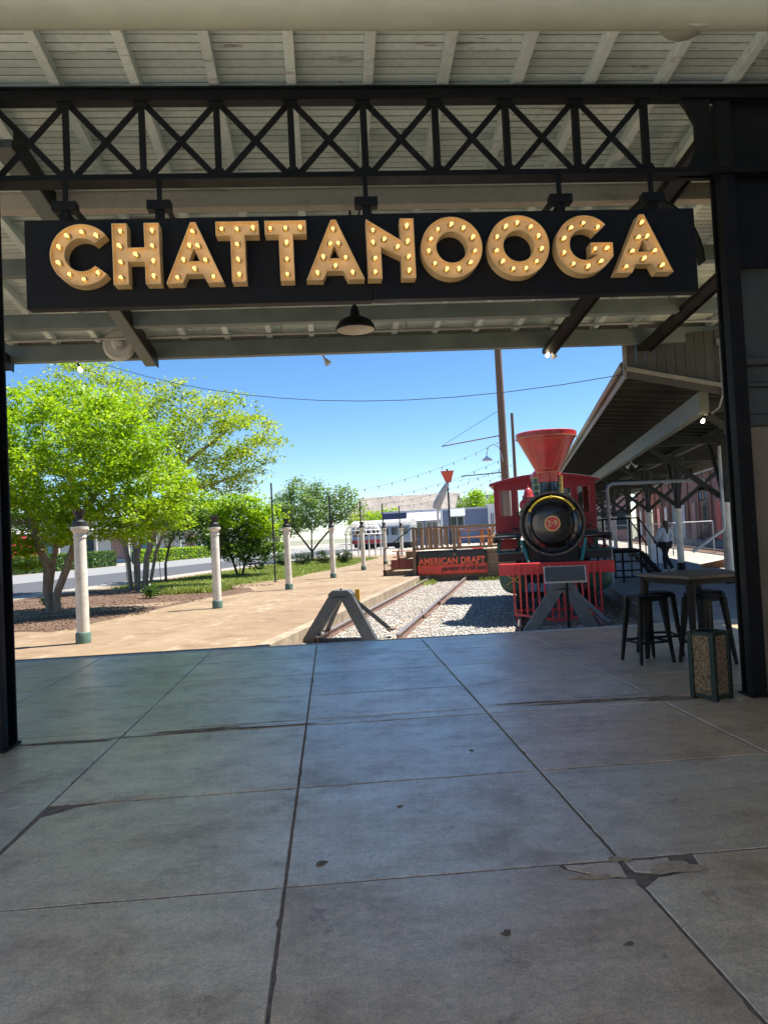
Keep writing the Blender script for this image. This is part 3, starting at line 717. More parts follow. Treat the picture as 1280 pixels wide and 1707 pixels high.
def spot(label, loc, lit, heads, frame='S', grp='bulb lamps under the eaves'):
    t = thing('spot_lamp', label, 'lamp', loc, 0, frame, grp)
    MB().lathe([(.035,0),(.035,-.02),(.02,-.03)], 12).build('base', m_lampgrey, t, 50)
    for (dx, dy, on) in heads:
        d = Vector((dx, dy, -.085)); d.normalize(); p = Vector((0,0,-.02))
        MB().tube([p, p+d*.05, p+d*.09], [.014,.016,.022], 8).build('socket', m_black if on else m_lampgrey, t, 50)
        if on: MB().tube([p+d*.09, p+d*.115, p+d*.14, p+d*.165, p+d*.178], [.016,.026,.032,.026,.005], 12).build('bulb', m_lit, t, 60)
        else: MB().tube([p+d*.085, p+d*.12, p+d*.17, p+d*.185], [.022,.035,.055,.052], 14).build('reflector', m_lampgrey, t, 50)
    return t
zE = zc(11.9)-.125-.255
spot('lit bulb lamp under the eave above the left trees', (-3.84,11.88,zE), True, [(.03,-.02,True)])
spot('unlit grey spot lamp under the middle of the eave beam', (.0,11.88,zE), False, [(.05,-.02,False)])
spot('lit bulb lamp with grey head under the right of the eave beam', (3.74,11.88,zE-.0), True, [(-.035,-.02,True),(.05,.03,False)])

# ------------------------------------------------------------------ the lit letter sign
sign = thing('letter_sign', 'black hanging sign with large lit gold letters reading CHATTANOOGA', 'sign', (0,6.28,0))
sp_ = MB().box(-2.425, .455, 0, .11, 3.62, 4.368).build('panel', m_sign, sign, None, .006)
MB().box(.458, 3.355, 0.001, .111, 3.628, 4.378).build('panel', m_sign, sign, None, .006)
for x in (-2.10, -1.32, .44, 2.16, 3.0):
    h = MB().box(x-.035, x+.035, .02, .08, 4.37, 4.46).box(x-.10, x+.10, 0, .10, 4.45, 4.53)
    o = h.build('hanger', m_black, sign, None, .004)
    MB().beam((x-.05,.06,4.50),(x-.05,1.25,4.56),.02,.07).beam((x+.05,.06,4.50),(x+.05,1.25,4.56),.02,.07).build('channel', m_bsteel, sign)
    MB().box(x-.02, x+.02, .05, .07, 4.53, 4.73).build('hanger_rod', m_black, sign)
LB, LT = 3.765, 4.275; LH = LT-LB
def arc(cx, cz, r, a0, a1, n): return [(cx+r*math.cos(R(a0+(a1-a0)*k/n)), cz+r*math.sin(R(a0+(a1-a0)*k/n))) for k in range(n+1)]
def L_C(w):
    ro, ri = LH/2, LH/2*.545; c = (ro, LH/2)
    return arc(*c, ro, 40, 320, 36)+arc(*c, ri, 318, 42, 30), None, [(c[0]+.77*ro*math.cos(R(a)), c[1]+.77*ro*math.sin(R(a))) for a in (52,88,124,161,199,236,272,308)]
def L_O(w):
    ro = w/2; c = (ro, LH/2)
    return arc(*c, ro, 0, 360, 47)[:-1], arc(*c, ro*.51, 360, 0, 39)[:-1], [(c[0]+.755*ro*math.cos(R(a)), c[1]+.755*ro*math.sin(R(a))) for a in [90+k*360/11 for k in range(11)]]
def L_G(w):
    ro, ri = LH/2, LH/2*.53; c = (ro, LH/2)
    o = arc(*c, ro, 42, 318, 36)+[(w, c[1]-.42*ro*1.0), (w, c[1]+.06*ro), (c[0]+.20*ro, c[1]+.06*ro), (c[0]+.20*ro, c[1]-.34*ro), (c[0]+.45*ro, c[1]-.34*ro)]+arc(*c, ri, 310, 44, 28)
    return o, None, [(c[0]+.765*ro*math.cos(R(a)), c[1]+.765*ro*math.sin(R(a))) for a in (50,90,128,163,200,237,275,312)]+[(c[0]+.36*ro, c[1]-.14*ro), (c[0]+.74*ro, c[1]-.13*ro)]
def L_H(w):
    t = .122; y0, y1 = LH*.37, LH*.60
    return [(0,0),(t,0),(t,y0),(w-t,y0),(w-t,0),(w,0),(w,LH),(w-t,LH),(w-t,y1),(t,y1),(t,LH),(0,LH)], None, [(t/2,LH*q) for q in (.12,.37,.63,.87)]+[(w-t/2,LH*q) for q in (.12,.37,.63,.87)]+[(w/2,LH*.485)]
def L_T(w):
    t = .118; y = LH*.77
    return [(w/2-t/2,0),(w/2+t/2,0),(w/2+t/2,y),(w,y),(w,LH),(0,LH),(0,y),(w/2-t/2,y)], None, [(w*.13,LH*.885),(w/2,LH*.885),(w*.87,LH*.885)]+[(w/2,LH*q) for q in (.12,.37,.63)]
def L_A(w):
    a = .022; f = w*.285
    return ([(0,0),(f,0),(f+.035*w/.48,LH*.145),(w-f-.035*w/.48,LH*.145),(w-f,0),(w,0),(w/2+a,LH),(w/2-a,LH)],
            [(w*.405,LH*.355),(w/2-.004,LH*.56),(w/2+.004,LH*.56),(w*.595,LH*.355)],
            [(w/2,LH*.86),(w*.42,LH*.615),(w*.58,LH*.615),(w*.305,LH*.38),(w*.695,LH*.38),(w/2,LH*.235),(w*.195,LH*.115),(w*.805,LH*.115)])
def L_N(w):
    t = .118
    return [(0,0),(t,0),(t,LH*.53),(w-t,LH*.36),(w-t,0),(w,0),(w,LH),(w-t,LH),(w-t,LH*.64),(0,LH)], None, [(t/2,LH*q) for q in (.12,.36,.61,.82)]+[(w-t/2,LH*q) for q in (.12,.36,.61,.87)]+[(w*.36,LH*.665),(w*.63,LH*.53)]
bulb_b = MB().lathe([(.008,0),(.0095,-.012),(.0135,-.026),(.0145,-.036),(.011,-.047),(.0,-.053)], 10, axis='y')
bulb_me = bulb_b.mesh('bulb', m_bulb, 60)
sock_me = MB().lathe([(.026,.0),(.026,-.006),(.015,-.008),(.013,-.018)], 10, axis='y').mesh('socket', m_gold, 50)
def letter(ch, fn, x0, x1):
    w = x1-x0; out, hole, bulbs = fn(w)
    out = [(u+x0, v+LB) for u, v in out]; hole = [(u+x0, v+LB) for u, v in hole] if hole else None
    b = MB(); D0, DF, DB = -.125, -.085, -.004
    loops = [out]+([hole] if hole else [])
    # recessed face
    flat = [p for l in loops for p in l]
    tris = tessellate_polygon([[Vector((p[0],p[1],0)) for p in l] for l in loops])
    b.add([(p[0],DF,p[1]) for p in flat], tris)
    # returns: outer wall, rim and inner wall
    for l in loops:
        n = len(l); area = sum(l[i][0]*l[(i+1)%n][1]-l[(i+1)%n][0]*l[i][1] for i in range(n))
        sg = 1 if area > 0 else -1
        if l is hole: sg = -sg
        inn = []
        for i in range(n):
            p0, p, p1 = Vector(l[i-1]), Vector(l[i]), Vector(l[(i+1)%n])
            d0, d1 = (p-p0).normalized(), (p1-p).normalized()
            n0, n1 = Vector((-d0.y,d0.x)), Vector((-d1.y,d1.x)); k = (n0+n1)
            k = k/max(.35, k.length_squared/2) if k.length > 1e-6 else n0
            if k.length > 2: k = k.normalized()*2
            inn.append(p+k*(.007*sg))
        vs = [(p[0],DB,p[1]) for p in l]+[(p[0],D0,p[1]) for p in l]+[(p.x,D0,p.y) for p in inn]+[(p.x,DF+.002,p.y) for p in inn]
        fs = []
        for i in range(n):
            j = (i+1) % n
            for q in range(3): fs.append((q*n+i,q*n+j,(q+1)*n+j,(q+1)*n+i))
        b.add(vs, fs)
    o = b.build('letter', m_letter, sign, None); o['label'] = 'lit gold letter ' + ch
    for (u, v) in bulbs:
        sk = link('socket', sock_me, o, 0, (u+x0, DF, v+LB))
        rx = Matrix.Rotation(R(random.uniform(-14, 14)), 3, 'X') @ Matrix.Rotation(R(random.uniform(-14, 14)), 3, 'Z')
        link('bulb', bulb_me, o, 0, (u+x0, DF-.012, v+LB), 0, 'S', rx)
LX = [(-2.181,-1.732),(-1.679,-1.298),(-1.254,-.785),(-.835,-.481),(-.431,-.085),(-.1,.387),(.418,.823),(.879,1.403),(1.455,1.986),(2.045,2.545),(2.556,3.073)]
for ch, (x0, x1) in zip('CHATTANOOGA', LX):
    letter(ch, {'C':L_C,'H':L_H,'A':L_A,'T':L_T,'N':L_N,'O':L_O,'G':L_G}[ch], x0, x1)

# ------------------------------------------------------------------ table, stools, bin
def tin_leg(b, p, q, w0, w1, inward):
    b.beam(p, q, w0, w0, (inward[0], inward[1], 0), 0, w1/w0)
table = thing('bar_table', 'tall square bar table with dark steel legs and worn timber top', 'table', (4.12,8.22,0), R(14))
b = MB().box(-.44,.44,-.44,.44,.965,1.0); b.build('table_top', m_tabtop, table, None, .006)
MB().box(-.40,.40,-.40,.40,.90,.965).build('apron', m_tin, table, None, .004)
for sx in (-1,1):
    for sy in (-1,1): MB().beam((sx*.385,sy*.385,.93),(sx*.40,sy*.40,0.0),0.075,.075,(0,1,0),0,.45).build('leg', m_tin, table, None, .008)
def stool():
    t = thing('bar_stool', '', 'stool')
    s = MB()
    s.box(-.152,.152,-.152,.152,.742,.760); seat = s.build('seat', m_tin, t, None, .012)
    MB().box(-.145,.145,-.145,.145,.70,.742).build('seat_frame', m_tin, t, None, .006)
    for sx in (-1,1):
        for sy in (-1,1): MB().beam((sx*.135,sy*.135,.735),(sx*.205,sy*.205,0),.062,.062,(0,1,0),0,.5).build('leg', m_tin, t, None, .008)
    for a in range(4):
        c = .182; z = .24
        p = [(-c,-c,z),(c,-c,z)] if a == 0 else [(c,-c,z),(c,c,z)] if a == 1 else [(c,c,z),(-c,c,z)] if a == 2 else [(-c,c,z),(-c,-c,z)]
        MB().beam(p[0], p[1], .012, .026).build('footrest', m_tin, t)
    return t
st = stool()
G = 'stools at the bar table'
st.matrix_basis = Matrix.Translation((3.575,8.35,0)) @ Matrix.Rotation(R(8), 4, 'Z'); st['label'] = 'leftmost black steel bar stool in front of the table'; st['group'] = G
dup(st, 'black steel bar stool tucked behind the leftmost stool', (3.89,8.72,0), R(-6), 'S', G)
dup(st, 'black steel bar stool under the table just behind the bin', (4.12,8.02,0), R(12), 'S', G)
dup(st, 'rear right black steel bar stool at the far table leg', (4.38,8.52,0), R(4), 'S', G)
bin_ = thing('litter_bin', 'square litter bin with pebble panels and dark green frame', 'bin', (3.335,6.46,0), R(28))
hw, hd, bh = .108, .108, .60
MB().box(-hw+.02,hw-.02,-hd+.02,hd-.02,.02,.03).build('base', m_bingreen, bin_)
for sx in (-1,1):
    for sy in (-1,1): MB().box(sx*hw-.022,sx*hw+.022,sy*hd-.022,sy*hd+.022,0.0,bh).build('corner_post', m_bingreen, bin_, None, .005)
for a in range(4):
    x0, x1, y0, y1 = [(-hw+.022,hw-.022,-hd-.004,-hd+.012),(hw-.012,hw+.004,-hd+.022,hd-.022),(-hw+.022,hw-.022,hd-.012,hd+.004),(-hw-.004,-hw+.012,-hd+.022,hd-.022)][a]
    MB().box(x0,x1,y0,y1,.05,bh-.03).build('pebble_panel', m_agg, bin_)
    MB().box(x0-.001,x1+.001,y0-.005,y1+.005,.018,.05).build('rail', m_bingreen, bin_); MB().box(x0-.001,x1+.001,y0-.005,y1+.005,bh-.03,bh+.004).build('rail', m_bingreen, bin_)
MB().box(-hw+.02,hw-.02,-hd+.02,hd-.02,bh-.16,bh-.15).build('liner', m_locomat, bin_)

# ------------------------------------------------------------------ tracks and bumpers
def track(label, ra, rb_, s0, s1, z=-.10):
    t = thing('railway_track', label, 'track', (0,s0,0), 0, 'T')
    n = s1-s0
    for r in (ra, rb_):
        rl = MB().box(r-.013, r+.013, 0, n, z-.11, z-.03).box(r-.055, r+.055, 0, n, z-.145, z-.11).build('rail', m_rust, t)
        MB().box(r-.034, r+.034, 0, n, z-.03, z).build('rail_head', m_railtop, rl, None, .006)
    k = .4
    while k < n:
        MB().box(min(ra,rb_)-.45, max(ra,rb_)+.45, k, k+.2, -.30, -.236).build('sleeper', m_wood, t, None, .01); k += .62
    return t
tr1 = track('empty rusty railway track leading to the timber deck', -3.64, -2.22, 12.55, 27.9)
jb = MB().box(-2.27,-2.17,3.1,3.55,-.20,-.13).tube([(-2.30,3.3,-.14),(-2.14,3.3,-.14)],.02,6).tube([(-2.22,3.2,-.12),(-2.24,3.2,-.02)],.012,6)
jb.build('joint_bar', m_rust, tr1)
MB().box(-2.29,-2.15,6.0,6.2,-.22,-.12).build('joint_bar', m_rust, tr1)
track('railway track under the old locomotive', -.16, 1.26, 13.3, 40)

def bumper(label, r, s, mat, yellow):
    t = thing('track_bumper', label, 'bumper', (r,s,0), 0, 'T', 'steel bumpers at the track ends')
    zb, zt_ = -.25, .60
    # front A of two wide folded plates
    for sg, foot, top in ((-1,-.63,-.09),(1,.53,.13)):
        b = MB()
        w = .165
        fx = lambda u, v, d: (u, d, v)
        poly = [(foot-.12, zb),(foot+.12, zb),(top+.12, zt_-.05),(top-.12, zt_-.05)]
        b.prism(poly, fx, -.02, .0)
        o = b.build('front_plate', mat, t, None, .004)
        for k in (0, 1):
            e0 = (foot-.12, foot+.12)[k]; e1 = (top-.12, top+.12)[k]
            MB().beam((e0+(.008 if k == 0 else -.008),.075,zb),(e1+(.008 if k == 0 else -.008),.075,zt_-.06),.014,.15,(0,1,0)).build('side_plate', mat, t)
    # cap block
    MB().prism([(-.20,.50),(.24,.50),(.24,.60),(.17,.665),(-.12,.675),(-.20,.61)], lambda u,v,d:(u,d,v), -.03, .22).build('cap', mat, t, None, .015)
    MB().prism([(-.15,.555),(.02,.54),(.2,.553),(.02,.575)], lambda u,v,d:(u,d,v), -.034, -.031).build('slot', m_locomat, t)
    MB().tube([(.02,.05,.66),(.02,.05,.70)], .02, 8).build('bolt', m_locomat, t)
    # rear braces to the rails
    for x1, y1 in ((-.40, .55), (.80, .50)):
        MB().beam((.02 if x1 < 0 else .12,.15,.58),(x1,y1,-.11),.05,.075).build('brace', mat, t, None, .006)
        MB().box(x1-.07,x1+.07,y1-.1,y1+.1,-.105,-.075).build('foot', m_rust, t)
    MB().box(-.66,.60,.02,.10,-.24,-.17).build('tie_bar', mat, t)
    if yellow: MB().box(.22,.30,.28,.31,.42,.66).build('marker_plate', m_yel, t); MB().box(.16,.23,.21,.29,.46,.52).build('marker_bracket', m_yel, t)
    return t
bumper('pale grey steel track bumper at the end of the empty track', -3.24, 12.66, m_grey, True)
bumper('blue grey steel track bumper in front of the locomotive, tinted for shade', .57, 12.75, m_bump_shade, False)

plq = thing('plaque_stand', 'tilted information plaque on a black post in front of the locomotive', 'sign', (.62,12.45,-.25), 0, 'T')
MB().tube([(.02,0,0),(.02,0,1.02)], .024, 10).build('post', m_black, plq)
MB().box(-.1,.14,-.1,.1,-.0,.012).build('base_plate', m_black, plq)
rotp = Matrix.Rotation(R(48), 3, 'X')
pn = link('panel', MB().box(-.335,.335,-.17,.17,-.012,.012).mesh('panel', m_lampgrey), plq, .004, (.0,-.02,1.07), 0, 'S', rotp)
MB().box(-.315,.315,-.15,.15,.012,.015).build('inscription', m_plaque, pn)

# ------------------------------------------------------------------ the locomotive (local: x right, y along the track from the smokebox face, z up)
loco = thing('steam_locomotive', 'old red and black steam locomotive number 29 with tall funnel smokestack', 'locomotive', (.56,15.0,0), 0, 'T')
BZ = 1.67
MB().lathe([(.60,.06),(.615,.07),(.615,1.1),(.60,1.1),(.60,4.6)], 48, (0,0,BZ), 'y').build('boiler', m_locoblk, loco, 40)
for y in (1.1, 2.2, 3.4): MB().lathe([(.603,-.02),(.61,-.015),(.61,.015),(.603,.02)], 48, (0,y,BZ), 'y', cap=False).build('boiler_band', m_gold, loco, 40)
front = MB().lathe([(0,-.075),(.30,-.072),(.385,-.055),(.40,-.035),(.415,-.005),(.45,.02),(.52,.028),(.57,.0),(.595,-.03),(.635,-.03),(.635,.09),(.60,.09)], 64, (0,0,BZ), 'y', cap=False).build('smokebox_cover', m_locoblk, loco, 35)
MB().lathe([(.632,-.034),(.640,-.034),(.640,-.012),(.632,-.012)], 64, (0,0,BZ), 'y', cap=False).build('rim', M('dull brass edge', (.12,.09,.05), .5, .2, 8, 0), front, 40)
bl = MB()
for k in range(28):
    a = 2*math.pi*k/28; bl.lathe([(.012,-.03),(.010,-.04),(0,-.043)], 6, (.612*math.cos(a),0,BZ+.612*math.sin(a)), 'y')
bl.build('bolts', m_locomat, front)
for a in (35, 145, 235, 305):
    p = Vector((.41*math.cos(R(a)),-.05,BZ+.41*math.sin(R(a)))); q = Vector((.5*math.cos(R(a)),-.02,BZ+.5*math.sin(R(a))))
    MB().beam(p, q, .03, .025, (0,1,0)).build('dog_clamp', m_locomat, front)
for dz in (-.16, .16): MB().beam((.05,-.085,BZ+dz*1.3),(.47,-.05,BZ+dz*1.3),.02,.04,(0,0,1)).build('hinge', m_locoblk, front)
hr = MB().tube([(.475*math.cos(R(a))*-1,-.10,BZ+.05+.475*math.sin(R(a))) for a in range(28,153,6)], .017, 8).build('handrail', m_yrail, front, 50)
for a in (28, 90, 152):
    p = (.475*math.cos(R(a)),-.10,BZ+.05+.475*math.sin(R(a)))
    MB().lathe([(0,-.03),(.026,-.02),(.03,0),(.026,.02),(.014,.03),(.014,.09)], 12, p, 'y').build('rail_knob', m_yrail, hr, 50)
npl = MB().lathe([(0,-.098),(.135,-.098),(.135,-.075),(0,-.075)], 40, (0,0,BZ), 'y').build('number_plate', m_red, front, 40)
MB().lathe([(.135,-.102),(.15,-.102),(.15,-.072),(.135,-.072)], 40, (0,0,BZ), 'y', cap=False).build('plate_ring', m_gold, npl, 40)
tm = text_mesh('number', '2·9', .155, m_text_gold, .004, .003)
link('number', tm, npl, 0, (0,-.102,BZ), 0, 'S', Matrix.Rotation(R(90), 3, 'X'))
# smokestack
stk = MB().lathe([(.30,2.18),(.25,2.24),(.215,2.30),(.205,2.34),(.205,2.55)], 36, (0,.85,0)).build('smokestack', m_locoblk, loco, 40)
MB().lathe([(.208,2.54),(.225,2.545),(.225,2.70),(.235,2.745)], 40, (0,.85,0), cap=False).build('collar', m_red, stk, 40)
MB().lathe([(.232,2.74),(.60,3.46),(.625,3.47),(.625,3.57),(.60,3.585),(.55,3.585),(.52,3.50),(.2,2.9)], 56, (0,.85,0), cap=False).build('funnel', m_red, stk, 30)
for z, r in ((2.745,.237),(3.465,.628)): MB().lathe([(r-.004,z-.006),(r+.003,z-.004),(r+.003,z+.004),(r-.004,z+.006)], 56, (0,.85,0), cap=False).build('pinstripe', m_text_gold, stk, 60)
pan = []
for (u, v) in [(-.62,2.86),(-.62,3.34),(-.52,3.40),(.52,3.40),(.62,3.34),(.45,2.86),(.3,2.82),(-.3,2.82)]:
    rr_ = .232+(v-2.74)*(.368/.72)+.003; a = R(-90)+u
    pan.append((rr_*math.cos(a), .85+rr_*math.sin(a), v))
def densify(p, k=8):
    out = []
    for i in range(len(p)):
        a, b_ = Vector(p[i]), Vector(p[(i+1) % len(p)])
        for q in range(k):
            v = a.lerp(b_, q/k); z = v.z; rr_ = .232+(z-2.74)*(.368/.72)+.003
            d = Vector((v.x, v.y-.85)).normalized()*rr_; out.append((d.x, .85+d.y, z))
    return out+[out[0]]
MB().tube(densify(pan), .0045, 4, cap=False).build('pinstripe', m_text_gold, stk)
# domes
for (y, r, top) in ((2.0,.30,2.95),(3.1,.33,2.98)):
    d = MB().lathe([(r+.16,2.16),(r+.10,2.22),(r+.02,2.34),(r,2.40),(r,top-.22)], 32, (0,y,0), cap=False).build('dome', m_lgreen if y < 2.5 else m_locoblk, loco, 40)
    MB().lathe([(r,top-.22),(r+.02,top-.21),(r+.02,top-.18),(r-.02,top-.08),(r*.6,top-.01),(0,top+.01)], 32, (0,y,0), cap=False).build('cap', m_red, d, 40)
    for z in (2.42, 2.56, top-.235): MB().lathe([(r-.002,z-.012),(r+.009,z-.01),(r+.009,z+.01),(r-.002,z+.012)], 32, (0,y,0), cap=False).build('band', m_gold, d, 40)
bell = MB().tube([(-.42,1.5,2.1),(-.42,1.5,2.55)], .02, 8).lathe([(.13,2.28),(.10,2.34),(.08,2.44),(.0,2.50)], 16, (-.42,1.5,0)).build('bell', m_red, loco, 50)
MB().tube([(.36,2.6,2.2),(.36,2.6,2.72),(.36,2.6,2.78)], [.03,.03,.045], 10).build('whistle', m_gold, loco, 50)
# handrails down the boiler sides
for sx in (-1,1):
    MB().tube([(sx*.68,.15,1.93),(sx*.68,4.4,1.93)], .014, 6).build('side_rail', m_locomat, loco)
    for y in (.3,1.6,2.9,4.1): MB().tube([(sx*.55,y,1.93),(sx*.68,y,1.93)], .012, 6).build('rail_post', m_locomat, loco)
    MB().tube([(sx*.62,.02,1.35),(sx*.50,-.32,.93)], .03, 10).build('brace', m_teal, loco, 50)
    MB().tube([(sx*.64,.1,1.55),(sx*.70,.1,1.60),(sx*.74,.05,1.60)], .018, 8).lathe([(0,-.03),(.035,-.02),(.035,.02),(0,.03)], 10, (sx*.74,.05,1.60)).build('marker_lamp', m_locomat, loco, 50)
    # running board and its valance
    MB().box(min(sx*.62,sx*1.20), max(sx*.62,sx*1.20), .75, 4.45, 1.40, 1.44).build('running_board', m_locomat, loco)
    MB().box(min(sx*1.17,sx*1.20), max(sx*1.17,sx*1.20), .75, 4.45, 1.30, 1.40).build('valance', m_lgreen, loco)
    # cylinder, cover and steam chest
    cx = sx*.80
    cyl = MB().lathe([(.27,-.02),(.285,0),(.285,.85),(.27,.87)], 36, (cx,-.1,.60), 'y').build('cylinder', m_lgreen, loco, 40)
    MB().lathe([(0,-.055),(.18,-.05),(.26,-.03),(.27,-.02)], 36, (cx,-.1,.60), 'y', cap=False).build('cover', m_lgreen, cyl, 40)
    if sx < 0:
        for a in (35, 145): MB().beam((cx-.17*math.cos(R(a)),-.165,.60-.17*math.sin(R(a))),(cx+.17*math.cos(R(a)),-.165,.60+.17*math.sin(R(a))),.012,.022,(0,1,0)).build('emblem', m_yrail, cyl)
    MB().box(cx-.29,cx+.29,-.06,.82,.955,1.10).build('steam_chest', m_locomat, loco, None, .01)
    MB().box(cx-.30,cx+.30,-.08,.84,1.10,1.14).build('steam_chest_lid', m_lgreen, loco, None, .01)
    # side rod, wheels
    MB().box(cx-.03+sx*.08,cx+.03+sx*.08,1.2,4.3,.40,.50).build('side_rod', m_lampgrey, loco, None, .008)
    for (y, r) in ((.55,.33),(1.75,.56),(2.95,.56),(4.15,.56)):
        x = sx*.72; zc_ = -.10+r
        wh = MB().lathe([(r-.07,-.05),(r,-.05),(r,.05),(r+.03,.055),(r+.03,.075),(r-.07,.075)], 32, (x,y,zc_), 'x', cap=False)
        o = wh.build('wheel', m_locomat, loco, 40)
        MB().lathe([(0,-.06),(.09,-.06),(.09,.06),(0,.06)], 14, (x,y,zc_), 'x', cap=False).build('hub', m_bred, o, 40)
        sk = MB()
        for k in range(10):
            a = 2*math.pi*k/10; sk.beam((x,y,zc_),(x,y+(r-.06)*math.cos(a),zc_+(r-.06)*math.sin(a)),.04,.045,(1,0,0))
        sk.build('spokes', m_bred, o)
for y in (.55,1.75,2.95,4.15): MB().tube([(-.72,y,-.10+(.33 if y < 1 else .56)),(.72,y,-.10+(.33 if y < 1 else .56))], .06, 10).build('axle', m_locomat, loco)
MB().box(-.42,.42,-.25,6.2,.52,.86).build('frame', m_locomat, loco)
MB().box(-.50,.50,.02,.9,.86,1.2).build('saddle', m_locomat, loco, None, .02)
MB().box(-.62,.62,3.2,4.55,.7,1.3).build('firebox', m_locomat, loco)
MB().tube([(-.28,-.1,1.12),(-.28,-.2,1.0),(-.28,-.3,.95)], .015, 6).build('hose', m_locomat, loco)
# pilot beam and cowcatcher
PB = MB().box(-1.07,1.07,-.62,-.36,.71,.93).build('pilot_beam', m_bred, loco, None, .008)
pilot = MB().beam((-.80,-.60,-.03),(0,-1.02,-.12),.05,.05).beam((.80,-.60,-.03),(0,-1.02,-.12),.05,.05).box(-.80,.80,-.45,-.40,.0,.045).build('pilot', m_bred, loco, None, .004)
nb = 15
for k in range(nb):
    u = -1+2*k/(nb-1); x = .80*u
    yb_ = -.60-.42*(1-abs(u)); zb_ = -.03-.09*(1-abs(u))
    MB().beam((x,-.635,.90),(x,yb_-.005,zb_),.036,.03,(0,1,0)).build('pilot_bar', m_bred, pilot, None, .004)
for sx in (-1,1):
    MB().beam((sx*.78,-.58,-.05),(sx*.78,-.50,-.16),.03,.05).build('pilot_bar', m_bred, pilot)
    MB().beam((sx*.4,-.5,.02),(sx*.3,-.3,.7),.04,.06).build('stay', m_locomat, pilot)
MB().box(-.06,.06,-.92,-.62,.55,.66).build('coupler', m_locomat, loco, None, .02)
# cab
cab = MB()
XW = [-1.28,-1.13,-.83,-.68,-.40,.40,.68,.83,1.13,1.28]
def cabwall(b, y0, y1, z0, z1):
    wz0, wz1 = 1.94, 2.60
    b.box(-1.28,1.28,y0,y1,z0,wz0).box(-1.28,1.28,y0,y1,wz1,z1)
    for a, c in ((0,1),(2,3),(4,5),(6,7),(8,9)): b.box(XW[a],XW[c],y0,y1,wz0+.0005,wz1-.0005)
cabwall(cab, 4.50, 4.56, 1.50, 2.74); 
cab.box(-1.28,1.28,6.24,6.30,1.50,1.94).box(-1.28,-1.1,6.24,6.30,1.941,2.74).box(1.1,1.28,6.24,6.30,1.941,2.74)
for sx in (-1,1):
    x0, x1 = (-1.275,-1.225) if sx < 0 else (1.225,1.275)
    cab.box(x0,x1,4.565,6.235,1.50,1.95).box(x0,x1,4.565,6.235,2.58,2.74).box(x0,x1,4.565,4.72,1.951,2.579).box(x0,x1,5.35,5.47,1.951,2.579).box(x0,x1,6.08,6.235,1.951,2.579)
cabo = cab.build('cab', m_red2, loco, None, .004)
for sx in (-1,1):
    for (a, c) in ((.83,1.13),(.40,.68)):
        x0, x1 = sorted((sx*a, sx*c))
        MB().box(x0-.03,x1+.03,4.47,4.497,1.91,1.945).build('window_sill', m_red2, cabo)
        f = MB()
        for (p, q, z0, z1) in ((x0-.025,x0+.012,1.945,2.60),(x1-.012,x1+.025,1.945,2.60),(x0-.025,x1+.025,2.60,2.63)): f.box(p,q,4.478,4.498,z0,z1)
        f.build('window_frame', m_red, cabo)
        MB().box(x0+.005,x1-.005,4.525,4.53,1.945,2.595).build('pane', m_glass, cabo)
    for k in range(5): 
        x0 = sx*(.80+.09*k); MB().box(min(x0,x0+sx*.084),max(x0,x0+sx*.084),4.485,4.498,1.53,1.86).build('plank', m_red2, cabo, None, .004)
rf = MB()
nseg = 12; prof = [(-1.38+2.76*k/nseg, 2.745+.20*(1-(abs(-1+2*k/nseg))**2)) for k in range(nseg+1)]
poly = prof+[(x, z+.05) for x, z in reversed(prof)]
rf.prism(poly, lambda u,v,d:(u,d,v), 4.36, 6.5).build('cab_roof', m_roofw, cabo, 40)
MB().prism([(x, z-.03) for x, z in prof]+[(x, z+.035) for x, z in reversed(prof)], lambda u,v,d:(u,d,v), 4.335, 4.358).build('roof_edge', m_red2, cabo, 40)
# gable infill over the front wall
MB().prism([(-1.28,2.741)]+[(x, z) for x, z in prof if abs(x) < 1.2][0:]+[(1.28,2.741)], lambda u,v,d:(u,d,v), 4.505, 4.555).build('gable', m_red2, cabo)
MB().box(-.55,.55,4.6,5.2,1.3,2.45).build('backhead', m_locomat, cabo)
MB().lathe([(.14,-.02),(.16,0),(.14,.02)], 20, (-.48,4.44,2.20), 'y').build('gauge', m_red, cabo, 50)
for sx in (-1,1):
    MB().tube([(sx*.52,.4,2.02),(sx*.60,1.4,1.98),(sx*.60,3.8,1.98)], .022, 6).build('pipe', m_locomat, loco)
    MB().tube([(sx*.66,.25,1.25),(sx*.75,.25,1.15),(sx*.75,.3,.98)], .028, 8).build('pipe', m_locomat, loco)
    rv2 = MB()
    for k in range(12): rv2.lathe([(.012,0),(.009,-.008),(0,-.011)], 6, (sx*(.08+k*.085),-.62,.895), 'y').lathe([(.012,0),(.009,-.008),(0,-.011)], 6, (sx*(.08+k*.085),-.62,.745), 'y')
    rv2.build('rivets', m_bred, loco)['kind'] = 'stuff'
MB().tube([(.0,-.66,.78),(.0,-.72,.70),(.0,-.74,.55),(.02,-.70,.42)], .022, 8).build('brake_hose', m_locomat, loco)
# green underframe and steps under the cab
for sx in (-1,1):
    a, c = sorted((sx*.62, sx*1.30))
    MB().box(a,c,4.42,6.3,1.40,1.49).build('cab_deck', m_lgreen, loco)
    for q in (.70, 1.22):
        x = sx*q; MB().box(x-.05,x+.05,4.5,4.6,1.05,1.40).build('hanger', m_lgreen, loco)
    MB().box(a+.12,c-.12,4.52,4.62,1.08,1.34).build('tool_box', m_red2, loco)
    MB().box(a,c,4.48,4.9,1.0,1.05).build('step', m_lgreen, loco)

